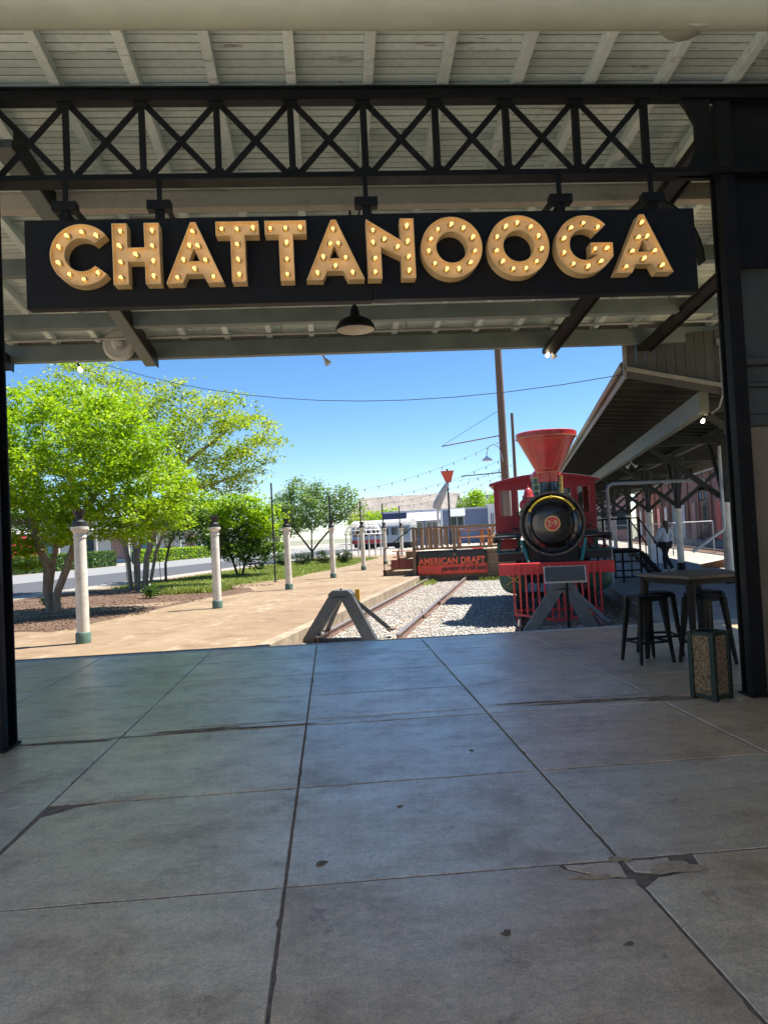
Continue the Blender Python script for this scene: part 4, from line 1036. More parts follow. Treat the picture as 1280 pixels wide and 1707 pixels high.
# ------------------------------------------------------------------ white columns left of the track, string-light poles
def col_profile(): return [(.128,.0),(.130,.02),(.130,.17),(.122,.185)]
cproto = thing('lamp_column', '', 'column', (0,0,0), 0, 'T', 'white columns along the tan paving')
MB().lathe([(.104,.18),(.107,.5),(.100,1.78),(.098,1.80),(.112,1.815),(.112,1.84),(.103,1.86),(.103,1.90),(.118,1.92),(.15,1.955),(.152,2.0),(.10,2.005)], 28).build('shaft', m_white, cproto, 35)
MB().lathe([(.126,.0),(.128,.16),(.118,.185),(.105,.19)], 28).build('base', m_green, cproto, 35)
fin = MB().lathe([(.122,2.0),(.122,2.085),(.10,2.10),(.075,2.12)], 24).build('collar', m_iron, cproto, 35)
tb = MB()
for k in range(10):
    a0, a1, am = 2*math.pi*(k-.5)/10, 2*math.pi*(k+.5)/10, 2*math.pi*k/10
    vs = []
    for (r, z) in ((.062,2.10),(.072,2.17),(.105,2.26)):
        vs += [(r*math.cos(a0),r*math.sin(a0),z),(r*math.cos(a1),r*math.sin(a1),z)]
    vs += [(.122*math.cos(am),.122*math.sin(am),2.315)]
    tb.add(vs, [(0,1,3,2),(2,3,5,4),(4,5,6)])
tb.lathe([(.06,2.10),(.06,2.2)], 10)
tb.build('tulip_finial', m_iron, cproto)
cs = [11.6+5.68*k for k in range(7)]
cl = ['nearest white column with black tulip top on the tan paving', 'second white column from the left on the tan paving', 'third white column from the left, beside the lawn',
      'fourth white column from the left with a dark pole behind', 'fifth white column from the left, right of the round tree', 'sixth white column from the left, by the picnic table', 'farthest white column, just left of the deck']
for k, s in enumerate(cs):
    if k == 0: cproto.matrix_basis = FR['T'] @ Matrix.Translation((-7.53,s,0)); cproto['label'] = cl[0]
    else: dup(cproto, cl[k], (-7.53,s,0), .3*k, 'T')
sp = {}
def spole(label, r, s, h):
    t = MB().tube([(0,0,0),(0,0,h)], .035, 8).lathe([(.09,0),(.09,.02)], 10).build('string_light_pole', m_spole, None, 40, 0, (r,s,0), 0, 'T')
    tag(t, label, 'pole', 'thin dark poles for the string lights'); return t
spole('thin dark pole standing on the lawn between the second and third columns', -9.56, 27.5, 3.85)
for k, h, lb in ((3,3.3,'thin dark pole behind the fourth white column'),(4,3.3,'thin dark pole behind the fifth white column'),(5,3.35,'thin dark pole behind the sixth white column'),(6,3.4,'thin dark pole behind the farthest white column')):
    spole(lb, -7.62, cs[k]+.24, h)

# ------------------------------------------------------------------ timber deck, banner, stairs, picnic tables
DZ, DS = .92, 28.0
deck = thing('timber_deck', 'raised timber deck with railing at the end of the empty track', 'deck', (0,DS,0), 0, 'T')
DR0, DR1 = -4.2, .1
MB().box(DR0+.1,DR1,.06,9.8,-.30,DZ-.06).build('frame', m_locomat, deck)
for k in range(8):
    z0 = -.24+k*.143
    MB().box(DR0+.15,DR1,.02,.055,z0+.004,z0+.139).build('skirt_board', m_wood, deck, None, .004)
    MB().box(DR0+.02,DR0+.055,.15,9.8,z0+.004,z0+.139).build('skirt_board', m_wood, deck, None, .004)
for k in range(30):
    x0 = DR0+k*.1433; MB().box(x0+.004,x0+.139,-.04,9.85,DZ-.055,DZ-.012).build('deck_board', m_woodl, deck)
MB().box(DR0-.02,DR1,-.06,-.0,DZ-.10,DZ+.0).build('rim_board', m_wood, deck)
for x in (DR0+.06, -2.60, -.95):
    MB().box(x-.06,x+.06,-.08,.04,(-.25 if x < -4 else DZ-.2),1.86).build('post', m_wood, deck, None, .006)
for x0, x1 in ((DR0+.12,-2.66),(-2.54,-1.01),(-.89,DR1)):
    MB().box(x0,x1,-.05,.02,1.76,1.83).build('top_rail', m_wood, deck, None, .005)
    MB().box(x0,x1,-.04,.01,DZ+.05,DZ+.13).build('bottom_rail', m_wood, deck, None, .005)
MB().box(DR0+.14,DR0+.22,-.03,.0,DZ+.13,1.76).build('baluster', m_wood, deck)
MB().box(-2.5,-2.42,-.03,.0,DZ+.13,1.76).build('baluster', m_wood, deck)
# left side railing running away from the viewer, broad balusters seen through the front
for k in range(4):
    y = 2.3+2.4*k; MB().box(DR0+.0,DR0+.12,y-.06,y+.06,DZ-.02,1.86).build('post', m_wood, deck, None, .006)
MB().box(DR0+.02,DR0+.10,2.36,9.6,1.77,1.83).build('top_rail', m_wood, deck)
for k in range(8):
    y = 2.6+k*.95; MB().box(DR0+.04,DR0+.08,y,y+.09,DZ,1.77).build('baluster', m_wood, deck)
for k in range(6):
    x = DR0+.30+k*.20; MB().box(x,x+.085,-.03,.0,DZ+.13,1.76).build('baluster', m_wood, deck)
MB().box(DR0+.1,DR1,9.7,9.78,1.76,1.83).build('top_rail', m_wood, deck)
for k in range(4):
    x = DR0+.2+k*1.2; MB().box(x,x+.09,9.70,9.78,DZ,1.76).build('post', m_wood, deck)
ban = thing('banner', 'black and red vinyl banner reading AMERICAN DRAFT on the deck front', 'banner', (-2.72,DS-.075,.0), 0, 'T')
def cloth(x0, x1, z0, z1, mat, name, seed):
    nx, nz = 24, 6; vs = []
    for j in range(nz+1):
        for i in range(nx+1):
            x = x0+(x1-x0)*i/nx; z = z0+(z1-z0)*j/nz
            vs.append((x, .010*math.sin(x*5+seed)*math.sin(z*4+1)+.006*math.sin(x*13+z*9), z))
    fs = [(j*(nx+1)+i, j*(nx+1)+i+1, (j+1)*(nx+1)+i+1, (j+1)*(nx+1)+i) for j in range(nz) for i in range(nx)]
    o = MB().add(vs, fs).build(name, mat, ban, 60); m_ = o.modifiers.new('s','SOLIDIFY'); m_.thickness = .004; return o
cloth(-1.31,1.31,.395,.93,m_banblk,'upper_cloth',1); cloth(-1.31,1.31,.02,.393,m_banred,'lower_cloth',1)
MB().box(-1.31,1.31,-.024,-.02,.385,.40).build('stripe', m_picnic, ban)
t1 = text_mesh('lettering', 'AMERICAN DRAFT', .335, m_bantext, .012, .002, space=1.04)
o = link('lettering', t1, ban, 0, (0,-.026,.515), 0, 'S', Matrix.Rotation(R(90), 3, 'X'))
w = t1.vertices and (max(v.co.x for v in t1.vertices)-min(v.co.x for v in t1.vertices)); o.scale = (2.52/w, 1.0, 1)
t2 = text_mesh('lettering', 'purveyor of craft beer', .27, m_banblk, .006, .002, 'RIGHT', .12)
o = link('lettering', t2, ban, 0, (1.27,-.026,.225), 0, 'S', Matrix.Rotation(R(90), 3, 'X'))
w = max(v.co.x for v in t2.vertices)-min(v.co.x for v in t2.vertices); o.scale = (1.68/w, 1.0, 1)
stairs = thing('deck_stairs', 'short timber stairs rising to the left side of the deck', 'stairs', (DR0,DS+.5,0), 0, 'T')
for k in range(4):
    x0 = -1.30+k*.31; z = .23*(k+1)
    MB().box(x0,-.01 if k == 3 else x0+.36,0,1.7,z-.05,z).build('tread', m_wood, stairs, None, .006)
    MB().box(x0+.03,x0+.06,.02,1.68,z-.23,z-.05).build('riser', m_wood, stairs)
    MB().box(x0+.02,-.01,.0,.05,z-.23,z-.052).build('side_board', m_wood, stairs)
MB().box(-.95,-.03,-.03,-.005,.28,.62).build('side_panel', M('red brown panel', (.24,.06,.045), .7, .2, 5, .1), stairs)
MB().tube([(-1.22,-.02,0),(-1.22,-.02,1.0),(-.05,-.02,1.85)], .022, 8).tube([(-.62,-.02,.3),(-.62,-.02,1.43)], .018, 6).build('handrail', m_black, stairs)
def picnic(label, r, s, z, rz):
    t = thing('picnic_table', label, 'table', (r,s,z), rz, 'T', 'orange stained picnic tables')
    for k in range(5): MB().box(-.9,.9,-.38+k*.154,-.38+k*.154+.146,.72,.76).build('table_board', m_picnic, t, None, .004)
    for sy in (-1,1):
        for k in range(2):
            y0 = sy*.62+(-.15 if k == 0 else .005); MB().box(-.9,.9,y0,y0+.145,.42,.455).build('bench_board', m_picnic, t, None, .004)
    for x in (-.62,.62):
        for sy in (-1,1): MB().beam((x,sy*.2,.72),(x,sy*.62,0),.045,.1,(1,0,0)).build('leg', m_picnic, t)
        MB().box(x-.022,x+.022,-.76,.76,.33,.42).build('crossbar', m_picnic, t)
    return t
picnic('orange picnic table on the deck close to the railing', -2.0, 30.4, DZ-.012, R(8))
picnic('orange picnic table farther back on the deck', -1.3, 34.6, DZ-.012, R(-4))
picnic('orange picnic table on the paving left of the deck', -5.9, 38.2, 0, R(10))
tag(MB().box(-.2,.2,-.12,.12,0,.05).box(-.17,.17,-.1,.1,.05,.09).build('cushion', m_bred, None, None, .02, (-1.75,28.35,DZ-.012), R(10), 'T'), 'small red cushion lying on the deck edge', 'cushion')

# ------------------------------------------------------------------ platform canopy on the right
CS0, CS1 = 13.0, 72.0
def zr(r): return 4.17-.105*(r-1.9) if r < 4.95 else 4.17-.105*3.05+.105*(r-4.95)
can = thing('platform_canopy', 'long platform canopy with inward sloping roof on white columns with timber brackets', 'canopy', (0,0,0), 0, 'T')
for (ra, rb_) in ((1.9,4.95),(4.95,8.0)):
    vs = []
    for s in (CS0+.05, CS1): vs += [(ra,s,zr(ra)+.10),(rb_,s,zr(rb_)+.10),(rb_,s,zr(rb_)+.16),(ra,s,zr(ra)+.16)]
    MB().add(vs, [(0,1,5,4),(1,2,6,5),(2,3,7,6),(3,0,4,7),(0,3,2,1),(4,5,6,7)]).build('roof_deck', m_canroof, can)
s = CS0+.35
while s < 50:
    MB().beam((1.93,s,zr(1.93)+.05),(4.93,s,zr(4.93)+.05),.07,.10).build('joist', m_canroof, can)
    MB().beam((4.97,s,zr(4.97)+.05),(7.97,s,zr(7.97)+.05),.07,.10).build('joist', m_canroof, can)
    s += .62
for r in (1.88, 8.0): MB().box(r-.025,r+.0,CS0,CS1,zr(r)-.06,zr(r)+.2).build('eave_board', m_trim, can)
MB().tube([(1.80,CS0+.05,zr(1.9)+.12),(1.80,CS1,zr(1.9)+.12)], .06, 8).build('gutter', m_trim, can, 50)
for r in (3.15, 6.75): MB().box(r-.08,r+.08,13.45,CS1,3.44,3.80).build('beam', m_canbeam, can, None, .008)
# end parapet of vertical boards with a raked moulding
for k in range(21):
    r0 = 1.86+k*.155; zb_ = 4.20-.305*(r0-1.86)*.9
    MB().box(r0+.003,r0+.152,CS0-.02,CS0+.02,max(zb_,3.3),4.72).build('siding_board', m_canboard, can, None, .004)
MB().beam((1.84,CS0-.05,4.20),(5.1,CS0-.05,3.30),.10,.07).build('moulding', m_trim, can, None, .01)
MB().beam((1.84,CS0-.03,4.12),(5.1,CS0-.03,3.20),.05,.12).build('moulding', m_canboard, can, None, .01)
MB().box(1.80,1.86,CS0-.05,CS0+.05,4.05,4.75).build('corner_board', m_trim, can)
MB().tube([(3.32,CS0-.09,4.55),(3.32,CS0-.09,3.62),(3.30,CS0+.1,3.45),(3.28,CS0+.5,3.42)], .016, 8).build('conduit', m_conduit, can)
MB().box(3.27,3.37,CS0-.12,CS0-.04,4.46,4.56).build('junction_box', m_conduit, can)
shaft_me = MB().lathe([(.104,.18),(.107,.5),(.100,1.78),(.098,1.80),(.112,1.815),(.112,1.84),(.103,1.86),(.103,1.90),(.118,1.92),(.15,1.955),(.152,2.0),(.10,2.005)], 24).mesh('column', m_white, 35)
base_me = MB().lathe([(.126,.0),(.128,.22),(.118,.245),(.105,.25)], 24).mesh('column_base', m_bsteel, 35)
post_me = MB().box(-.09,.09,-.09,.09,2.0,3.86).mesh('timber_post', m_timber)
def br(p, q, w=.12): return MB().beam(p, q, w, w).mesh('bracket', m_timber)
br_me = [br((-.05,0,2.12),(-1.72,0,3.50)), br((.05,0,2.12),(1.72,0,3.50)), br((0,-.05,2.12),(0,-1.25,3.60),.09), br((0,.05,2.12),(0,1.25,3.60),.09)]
arm_me = MB().box(-1.71,1.71,-.08,.08,3.50,3.68).mesh('crossarm', m_timber)
for k in range(10):
    loc = (4.95, 13.9+5.75*k, 0)
    c = link('column', shaft_me, can, 0, loc); link('column_base', base_me, c)
    p = link('timber_post', post_me, can, 0, loc)
    for m_ in br_me: link('bracket', m_, p)
    link('crossarm', arm_me, p)
MB().box(4.87,5.03,13.5,CS1,3.68,3.86).build('beam', m_timber, can)
spot('lit spot lamp hanging from the near end of the canopy beam', (3.20,13.6,3.43), True, [(-.05,-.04,True)], 'T')
spot('grey twin-head floodlight under the canopy beyond the locomotive', (3.05,21.6,3.30), False, [(-.09,-.05,False),(.09,-.05,False)], 'T')
MB().tube([(3.05,21.6,3.30),(3.05,21.6,3.46)], .012, 6).build('lamp_stem', m_conduit, can)
# hanging lanterns
lan = thing('lantern', '', 'lamp', (0,0,0), 0, 'T', 'dark lanterns under the canopy')
MB().tube([(0,0,1.05),(0,0,.42)], .01, 6).build('stem', m_iron, lan)
MB().lathe([(.02,.46),(.05,.42),(.14,.34),(.15,.32),(.13,.31)], 6).build('roof', m_iron, lan)
MB().lathe([(.07,.0),(.12,.31)], 6, cap=False).build('pane', m_glass, lan)
for k in range(6): a = math.pi*k/3; MB().tube([(.07*math.cos(a),.07*math.sin(a),0),(.125*math.cos(a),.125*math.sin(a),.31)], .008, 4).build('bar', m_iron, lan)
MB().lathe([(.075,-.02),(.075,.0),(0,.01)], 6).build('base', m_iron, lan)
lan.matrix_basis = FR['T'] @ Matrix.Translation((5.55,24.6,2.2)); lan['label'] = 'dark hanging lantern between the first and second canopy columns'
dup(lan, 'dark hanging lantern farther along behind the person', (5.0,28.3,2.2), .3, 'T')
# pipes on the canopy
dp = thing('drain_pipe', 'grey bent drain pipe standing beside the locomotive cab', 'pipe', (0,21.0,0), 0, 'T')
MB().tube([(2.30,0,.0),(2.30,0,2.55),(2.34,0,2.64),(2.44,0,2.70),(4.82,0,2.66)], .045, 10).build('pipe', m_pipeg, dp, 50)
ds = thing('downspout', 'white downspout kinked away from the nearest canopy column', 'pipe', (0,19.45,0), 0, 'T')
MB().tube([(4.84,0,3.4),(4.84,0,1.40),(4.82,0,1.33),(4.08,0,.82)], .04, 8).build('pipe', m_offw, ds, 50)
po = thing('steel_post', 'pale steel post with dark painted foot by the right column', 'post', (5.06,18.98,0), 0, 'T')
MB().tube([(0,0,.62),(0,0,3.6)], .075, 14).build('shaft', m_pipeg, po, 50); MB().tube([(0,0,0),(0,0,.62)], .09, 14).build('foot', m_timber, po, 50)

# boarding stairs for the locomotive
bs = thing('boarding_stairs', 'black steel boarding platform with mesh sides and handrails beside the locomotive', 'stairs', (0,21.0,0), 0, 'T')
MB().box(2.10,3.10,0,1.9,.80,.88).build('landing', m_black, bs)
for x in (2.13,2.6,3.07):
    for y in (.03,1.87): MB().box(x-.025,x+.025,y-.025,y+.025,0,1.74 if x != 2.6 else .8).build('post', m_black, bs)
for z in (.12,.30,.55): MB().box(2.10,3.10,.0,.04,z,z+.04).build('rail', m_black, bs)
mesh_b = MB()
for k in range(10): mesh_b.box(2.12+k*.1-.004,2.12+k*.1+.004,.02,.028,.0,.8)
for k in range(9): mesh_b.box(2.12,3.08,.021,.027,.05+k*.09-.004,.05+k*.09+.004)
mesh_b.build('mesh_panel', m_conduit, bs)
for y in (.03,1.87):
    MB().tube([(2.13,y,1.74),(3.07,y,1.74),(3.52,y,.98),(3.54,y,.92)], .022, 8).build('handrail', m_black, bs)
    MB().beam((3.08,y,.80),(3.66,y,.04),.03,.14).build('stringer', m_black, bs)
    MB().tube([(3.50,y,.98),(3.50,y,.22)], .018, 6).build('post', m_black, bs)
for k in range(4): MB().box(3.11+k*.13,3.33+k*.13,.05,1.85,.64-k*.18,.67-k*.18).build('tread', m_black, bs)

# chain link fence across the platform
cf = thing('chain_link_fence', 'chain link fence across the platform behind the walking person', 'fence', (0,36.5,0), 0, 'T')
for x in (3.0,4.9,6.8,8.6): MB().tube([(x,0,0),(x,0,1.55)], .03, 8).build('post', m_pipeg, cf)
MB().tube([(3.0,0,1.52),(8.6,0,1.52)], .022, 8).build('top_rail', m_offw, cf)
wv = MB()
for k in range(-14, 56):
    x0 = 3.0+k*.1
    for sg in (1,-1):
        a, c = (x0, x0+1.42) if sg > 0 else (x0+1.42, x0)
        pa, pc = Vector((a,0,.06)), Vector((c,0,1.48))
        if pa.x < 3 or pc.x < 3 or pa.x > 8.6 or pc.x > 8.6: continue
        wv.beam(pa, pc, .006, .006)
wv.build('wire_mesh', m_pipeg, cf)

# cornhole board, sandwich board
cb = thing('cornhole_board', 'tilted timber bean bag game board lying in the sunlit strip', 'board', (5.75,26.3,0), R(-30), 'T')
MB().prism([(0,0),(1.1,0),(1.1,.32),(0,.10)], lambda u,v,d:(u,d,v), 0, .02).build('side', m_picnic, cb)
MB().prism([(0,0),(1.1,0),(1.1,.32),(0,.10)], lambda u,v,d:(u,d,v), .58, .60).build('side', m_picnic, cb)
MB().prism([(0,.10),(1.1,.32),(1.1,.34),(0,.12)], lambda u,v,d:(u,d,v), -.01, .61).build('top', m_picnic, cb)
sb = thing('sandwich_board', 'small white sandwich board behind the second canopy column', 'sign', (5.05,30.0,0), R(6), 'T')
MB().beam((0,.0,.0),(0,.2,.75),.5,.02,(0,1,0)).build('panel', m_offw, sb, None, .004); MB().beam((0,.42,.0),(0,.22,.75),.5,.02,(0,1,0)).build('panel', m_offw, sb, None, .004)
cooler = thing('white_cart', 'white cart standing by the brick building', 'cart', (13.4,44.0,.02), R(12), 'T')
MB().box(-.6,.6,-.4,.4,.15,.95).build('body', m_offw, cooler, None, .03); MB().box(-.64,.64,-.44,.44,.95,1.02).build('lid', m_pale, cooler, None, .02)
for x in (-.5,.5): MB().lathe([(.12,-.03),(.12,.03)], 14, (x,-.3,.12), 'y').build('wheel', m_locomat, cooler)
rb2 = tag(MB().lathe([(.16,0),(.18,.05),(.2,.55),(.21,.6)], 16).build('barrel', m_bred, None, 40, 0, (3.9,38.5,0), 0, 'T'), 'small red barrel beyond the boarding stairs', 'barrel')

# ------------------------------------------------------------------ person walking on the platform
person = thing('person', 'person in pale blue sweatshirt and black trousers walking away under the canopy', 'person', (4.30,24.3,0), R(38), 'T')
def skin_body(name, verts, edges, radii, mat, parent, root=0, sub=2):
    me = bpy.data.meshes.new(name); me.from_pydata(verts, edges, []); me.update(); me.materials.append(mat)
    o = link(name, me, parent)
    md = o.modifiers.new('skin', 'SKIN'); md.use_smooth_shade = True
    me.skin_vertices[0] if me.skin_vertices else None
    for i, r in enumerate(radii):
        sv = me.skin_vertices[0].data[i]; sv.radius = (r, r) if not isinstance(r, tuple) else r; sv.use_root = (i == root)
    s_ = o.modifiers.new('sub', 'SUBSURF'); s_.levels = sub; s_.render_levels = sub
    return o
# local: facing +y, x right
V = [(0,0,.92),(0,.02,1.08),(0,.03,1.24),(0,.01,1.38),(0,.01,1.46),(0,.02,1.54),(0,.02,1.60),           # pelvis..head
     (.10,0,.88),(.11,.16,.50),(.10,.13,.09),(.10,.26,.05),                                            # right leg forward
     (-.10,0,.88),(-.10,-.10,.49),(-.10,-.34,.13),(-.10,-.27,.04),                                     # left leg trailing
     (.17,.0,1.36),(.23,-.07,1.12),(.22,.06,.92),(.22,.10,.84),
     (-.17,.0,1.36),(-.24,.05,1.12),(-.20,.20,.97),(-.18,.26,.92)]
Eg = [(0,1),(1,2),(2,3),(3,4),(4,5),(5,6),(0,7),(7,8),(8,9),(9,10),(0,11),(11,12),(12,13),(13,14),(3,15),(15,16),(16,17),(17,18),(3,19),(19,20),(20,21),(21,22)]
rad = [(.135,.10),(.13,.095),(.145,.10),(.13,.085),.05,.082,.07,.085,.06,.042,.032,.085,.06,.042,.032,.062,.048,.036,.03,.062,.048,.036,.03]
skin_body('body', V, Eg, rad, m_skin, person)
Vs = [V[i] for i in (1,2,3,15,16,17,19,20,21)]; Vs[0] = (0,.01,.90)
skin_body('sweatshirt', Vs, [(0,1),(1,2),(2,3),(3,4),(4,5),(2,6),(6,7),(7,8)], [(.175,.14),(.185,.145),(.16,.12),.085,.075,.055,.085,.075,.055], m_shirt, person, 0)
Vp = [V[i] for i in (0,7,8,9,11,12,13)]
skin_body('trousers', Vp, [(0,1),(1,2),(2,3),(0,4),(4,5),(5,6)], [(.155,.12),.105,.075,.055,.105,.075,.055], m_pants, person, 0)
skin_body('hair', [(0,.0,1.62),(0,-.03,1.56),(0,-.07,1.45),(0,-.085,1.30),(0,-.09,1.20)], [(0,1),(1,2),(2,3),(3,4)], [.085,.098,.085,.06,.03], m_hair, person, 0)
for p_, q_ in (((.10,.08,.045),(.10,.28,.035)),((-.10,-.36,.10),(-.10,-.22,.03))):
    skin_body('shoe', [p_, q_], [(0,1)], [.048,.04], m_shoe, person, 0, 2)

# ------------------------------------------------------------------ utility poles, wires, lamps, string lights
def upole(label, r, s, h, rad0, lean=0):
    t = thing('utility_pole', label, 'pole', (r,s,0), 0, 'T')
    MB().tube([(0,0,-.3),(lean*.5,0,h/2),(lean,0,h)], [rad0,rad0*.86,rad0*.72], 14).build('shaft', m_pole, t, 40); return t
p1 = upole('tall brown timber utility pole behind the locomotive cab', -.72, 36.0, 12.5, .22, -.05)
for (z, x1, z1) in ((6.15,-3.0,5.8),(4.35,-2.1,4.28)):
    MB().tube([(0,0,z),(x1,0,z1)], .03, 6).build('bracket_arm', m_rust if z > 5 else m_spole, p1)
MB().tube([(-.05,0,7.4),(-2.95,0,5.85)], .01, 4).build('guy_wire', m_wire, p1)
MB().tube([(0,-.1,4.2),(-.12,-.2,5.2),(-.25,-.2,5.55),(-.5,-.2,5.7),(-.72,-.2,5.6),(-.82,-.2,5.35),(-.83,-.2,5.12)], .022, 6).build('lamp_arm', m_lampgrey, p1)
MB().lathe([(.26,4.93),(.27,4.95),(.22,5.02),(.08,5.10),(.05,5.16)], 20, (-.83,-.2,0)).build('lamp_shade', m_offw, p1, 50)
upole('thinner grey timber utility pole right of the tall pole', -.40, 55.0, 10.1, .15)
upole('timber utility pole standing left beyond the trees', -22, 22, 14.0, .15)
def cable(label, a, b_, sag, frame, bulbs=0, rad_=.008, name='cable'):
    t = thing(name, label, 'string lights' if bulbs else 'cable', a, 0, frame, None)
    a, b_ = Vector(a), Vector(b_); n = 24; pts = []
    for k in range(n+1):
        u = k/n; p = a.lerp(b_, u)-a; p.z -= 4*sag*u*(1-u); pts.append(p)
    MB().tube(pts, rad_, 4).build('wire', m_wire, t)
    if bulbs:
        for k in range(bulbs):
            u = (k+.5)/bulbs; p = a.lerp(b_, u)-a; p.z -= 4*sag*u*(1-u)
            link('socket', bs_me, t, 0, p); link('bulb', bb_me, t, 0, p)
    return t
bs_me = MB().tube([(0,0,.0),(0,0,-.07)], [.018,.02], 6).mesh('socket', m_wire)
bb_me = MB().lathe([(.014,-.07),(.03,-.095),(.03,-.115),(0,-.14)], 8).mesh('bulb', M('frosted bulb', (.75,.72,.66), .3, .05, 3, 0), 60)
wl = s2t(-12.5, 24, 7.6); wr = Vector((1.80,13.0,4.12))
cable('long dark overhead cable sagging across the sky', (-22,22,13.5), wr, 2.55, 'T', 0, .007, 'cable')
strs = [((-.75,35.9,5.9),(-7.62,cs[3]+.24,3.3),.35,14,'string lights from the tall pole to the pole behind the fourth column'),
        ((-.75,35.9,5.0),(-7.62,cs[4]+.24,3.3),.3,12,'string lights from the tall pole to the pole behind the fifth column'),
        ((-.75,35.9,4.6),(-7.62,cs[5]+.24,3.35),.3,13,'string lights from the tall pole to the pole behind the sixth column'),
        ((-.75,35.9,4.3),(-7.62,cs[6]+.24,3.4),.35,14,'string lights from the tall pole to the pole behind the farthest column'),
        ((-.45,54.9,7.6),(-.75,36.1,5.6),.3,0,'cable between the two utility poles'),
        ((-.45,54.9,6.4),(-4.0,40.2,4.4),.3,9,'string lights from the thin utility pole to the red funnel pole')]
for a, b_, sg, nb_, lb in strs: cable(lb, a, b_, sg, 'T', nb_, .006, 'string_lights' if nb_ else 'cable')
fp = thing('funnel_sign', 'red funnel shaped sign with grey chute on a dark pole behind the deck', 'sign', (-3.93,40.3,0), 0, 'T')
MB().tube([(0,0,0),(0,0,5.05)], .05, 8).build('pole', m_spole, fp)
MB().prism([(-.37,4.95),(.37,4.95),(.17,4.30),(-.1,4.30)], lambda u,v,d:(u,d,v), -.06, .0).build('funnel_plate', m_bantext, fp)
MB().tube([(-.02,-.03,4.25),(-.30,-.03,3.75),(-.62,-.03,3.15),(-.68,-.03,2.9)], [.12,.2,.24,.22], 12).build('chute', m_lampgrey, fp, 50)
MB().tube([(-.62,0,2.95),(-.62,0,0.0)], .07, 8).build('post', m_offw, fp)

# ------------------------------------------------------------------ buildings far behind
def rect_building(name, label, r0, r1, s0, s1, h, mat, wins, frame='T', roof=m_rooftin):
    t = thing(name, label, 'building', ((r0+r1)/2, s0, 0), 0, frame); w = (r1-r0)/2
    MB().box(-w,w,0,s1-s0,-.3,h).build('wall', mat, t)
    MB().box(-w-.15,w+.15,-.15,s1-s0+.15,h,h+.25).build('parapet', roof, t)
    for (x0, x1, z0, z1, m_) in wins:
        f = MB().box(x0-w,x1-w,-.06,.02,z0,z1).build('window', m_pale, t); MB().box(x0-w+.1,x1-w-.1,-.075,-.055,z0+.1,z1-.1).build('pane', m_, f)
        MB().box((x0+x1)/2-w-.04,(x0+x1)/2-w+.04,-.09,-.07,z0+.1,z1-.1).build('mullion', m_pale, f)
    return t
bl_ = rect_building('blue_building', 'low slate blue building with pale awnings behind the deck', -19.0,-4.6,100,112,4.55,m_blue,
   [(3.9,5.6,.9,3.2,m_dkglass),(6.0,7.6,.9,3.2,m_dkglass),(9.3,11.2,1.9,3.7,m_dkglass)], roof=m_pale)
MB().box(-7.2,-3.9,-.12,0.02,0,4.5).build('wall_section', m_dblue, bl_)
MB().prism([(0,3.4),(-1.3,3.3),(-.3,4.5),(0,4.5)], lambda u,v,d:(d,u,v), -3.7, .9).build('awning', m_pale, bl_)
MB().prism([(0,3.8),(-.8,3.7),(-.2,4.7),(0,4.7)], lambda u,v,d:(d,u,v), 2.0, 4.2).build('awning', m_pale, bl_)
MB().box(.95,1.2,-1.4,-1.15,0,4.6).build('pillar', m_offw, bl_)
wb = rect_building('white_building', 'white side wing with tall windows right of the blue building', -4.5,-2.2,98,116,4.8,m_offw,[(.25,.8,1.2,3.9,m_dkglass),(1.0,1.5,1.2,3.9,m_dkglass),(1.65,2.1,1.2,3.9,m_dkglass)], roof=m_offw)
rect_building('grey_block', 'pale grey flat roofed block on the skyline right of the warehouse', -15.0,-7.5,165,180,8.8,m_offw,[(.6+1.7*k,1.6+1.7*k,5.6,7.6,m_dkglass) for k in range(4)], roof=m_road2)
rect_building('beige_block', 'low beige block between the grey block and the bright tree', -9.6,-5.2,185,195,10.2,m_pale,[(.5+1.3*k,1.2+1.3*k,7.2,9.0,m_dkglass) for k in range(3)], roof=m_road2)
wh_ = thing('warehouse', 'long warehouse with pale aged tin roof behind the blue building', 'building', (-24,150,0), 0, 'T')
MB().box(-11,10,0,30,-.3,5.9).build('wall', m_offw, wh_)
MB().prism([(-1,5.7),(12,9.9),(25,5.7),(25,5.9),(12,10.2),(-1,5.9)], lambda u,v,d:(d,u,v), -11.5, 10.5).build('roof', m_rooftin, wh_)
for k in range(22): MB().beam((-11.4+k,-1,5.93),(-11.4+k,12,10.22),.12,.08).build('roof_seam', m_rooftin, wh_)
for k in range(9): MB().box(-10+2.2*k,-8.8+2.2*k,-.05,.02,3.5,5.2).build('window', m_dkglass, wh_)
# silver coach
m_coachroof = M('coach roof cream', (.42,.42,.40), .7, .1, 2, 0)
co = thing('passenger_coach', 'silver white passenger coach with rounded roof parked beyond the picnic table', 'coach', (-15.6,86,0), R(-6), 'T')
MB().prism([(-1.5,.7),(1.5,.7),(1.5,2.6),(1.3,3.05),(.8,3.3),(0,3.38),(-.8,3.3),(-1.3,3.05),(-1.5,2.6)], lambda u,v,d:(d,u,v), -4.2, 3.0).build('body', m_silver, co, 40)
MB().prism([(1.53,2.62),(1.32,3.08),(.8,3.34),(0,3.42),(-.8,3.34),(-1.32,3.08),(-1.53,2.62)], lambda u,v,d:(d,u,v), -4.22, 3.02).build('roof', m_coachroof, co, 40)
for k in range(6): MB().box(-3.9+1.15*k,-3.1+1.15*k,-1.54,-1.50,1.6,2.45).build('window', m_dkglass, co)
MB().box(-4.15,-.2,-1.545,-1.505,.75,1.15).build('red_stripe', m_bred, co)
MB().box(-4.0,2.8,-1.2,1.2,.25,.7).build('underframe', m_locomat, co)
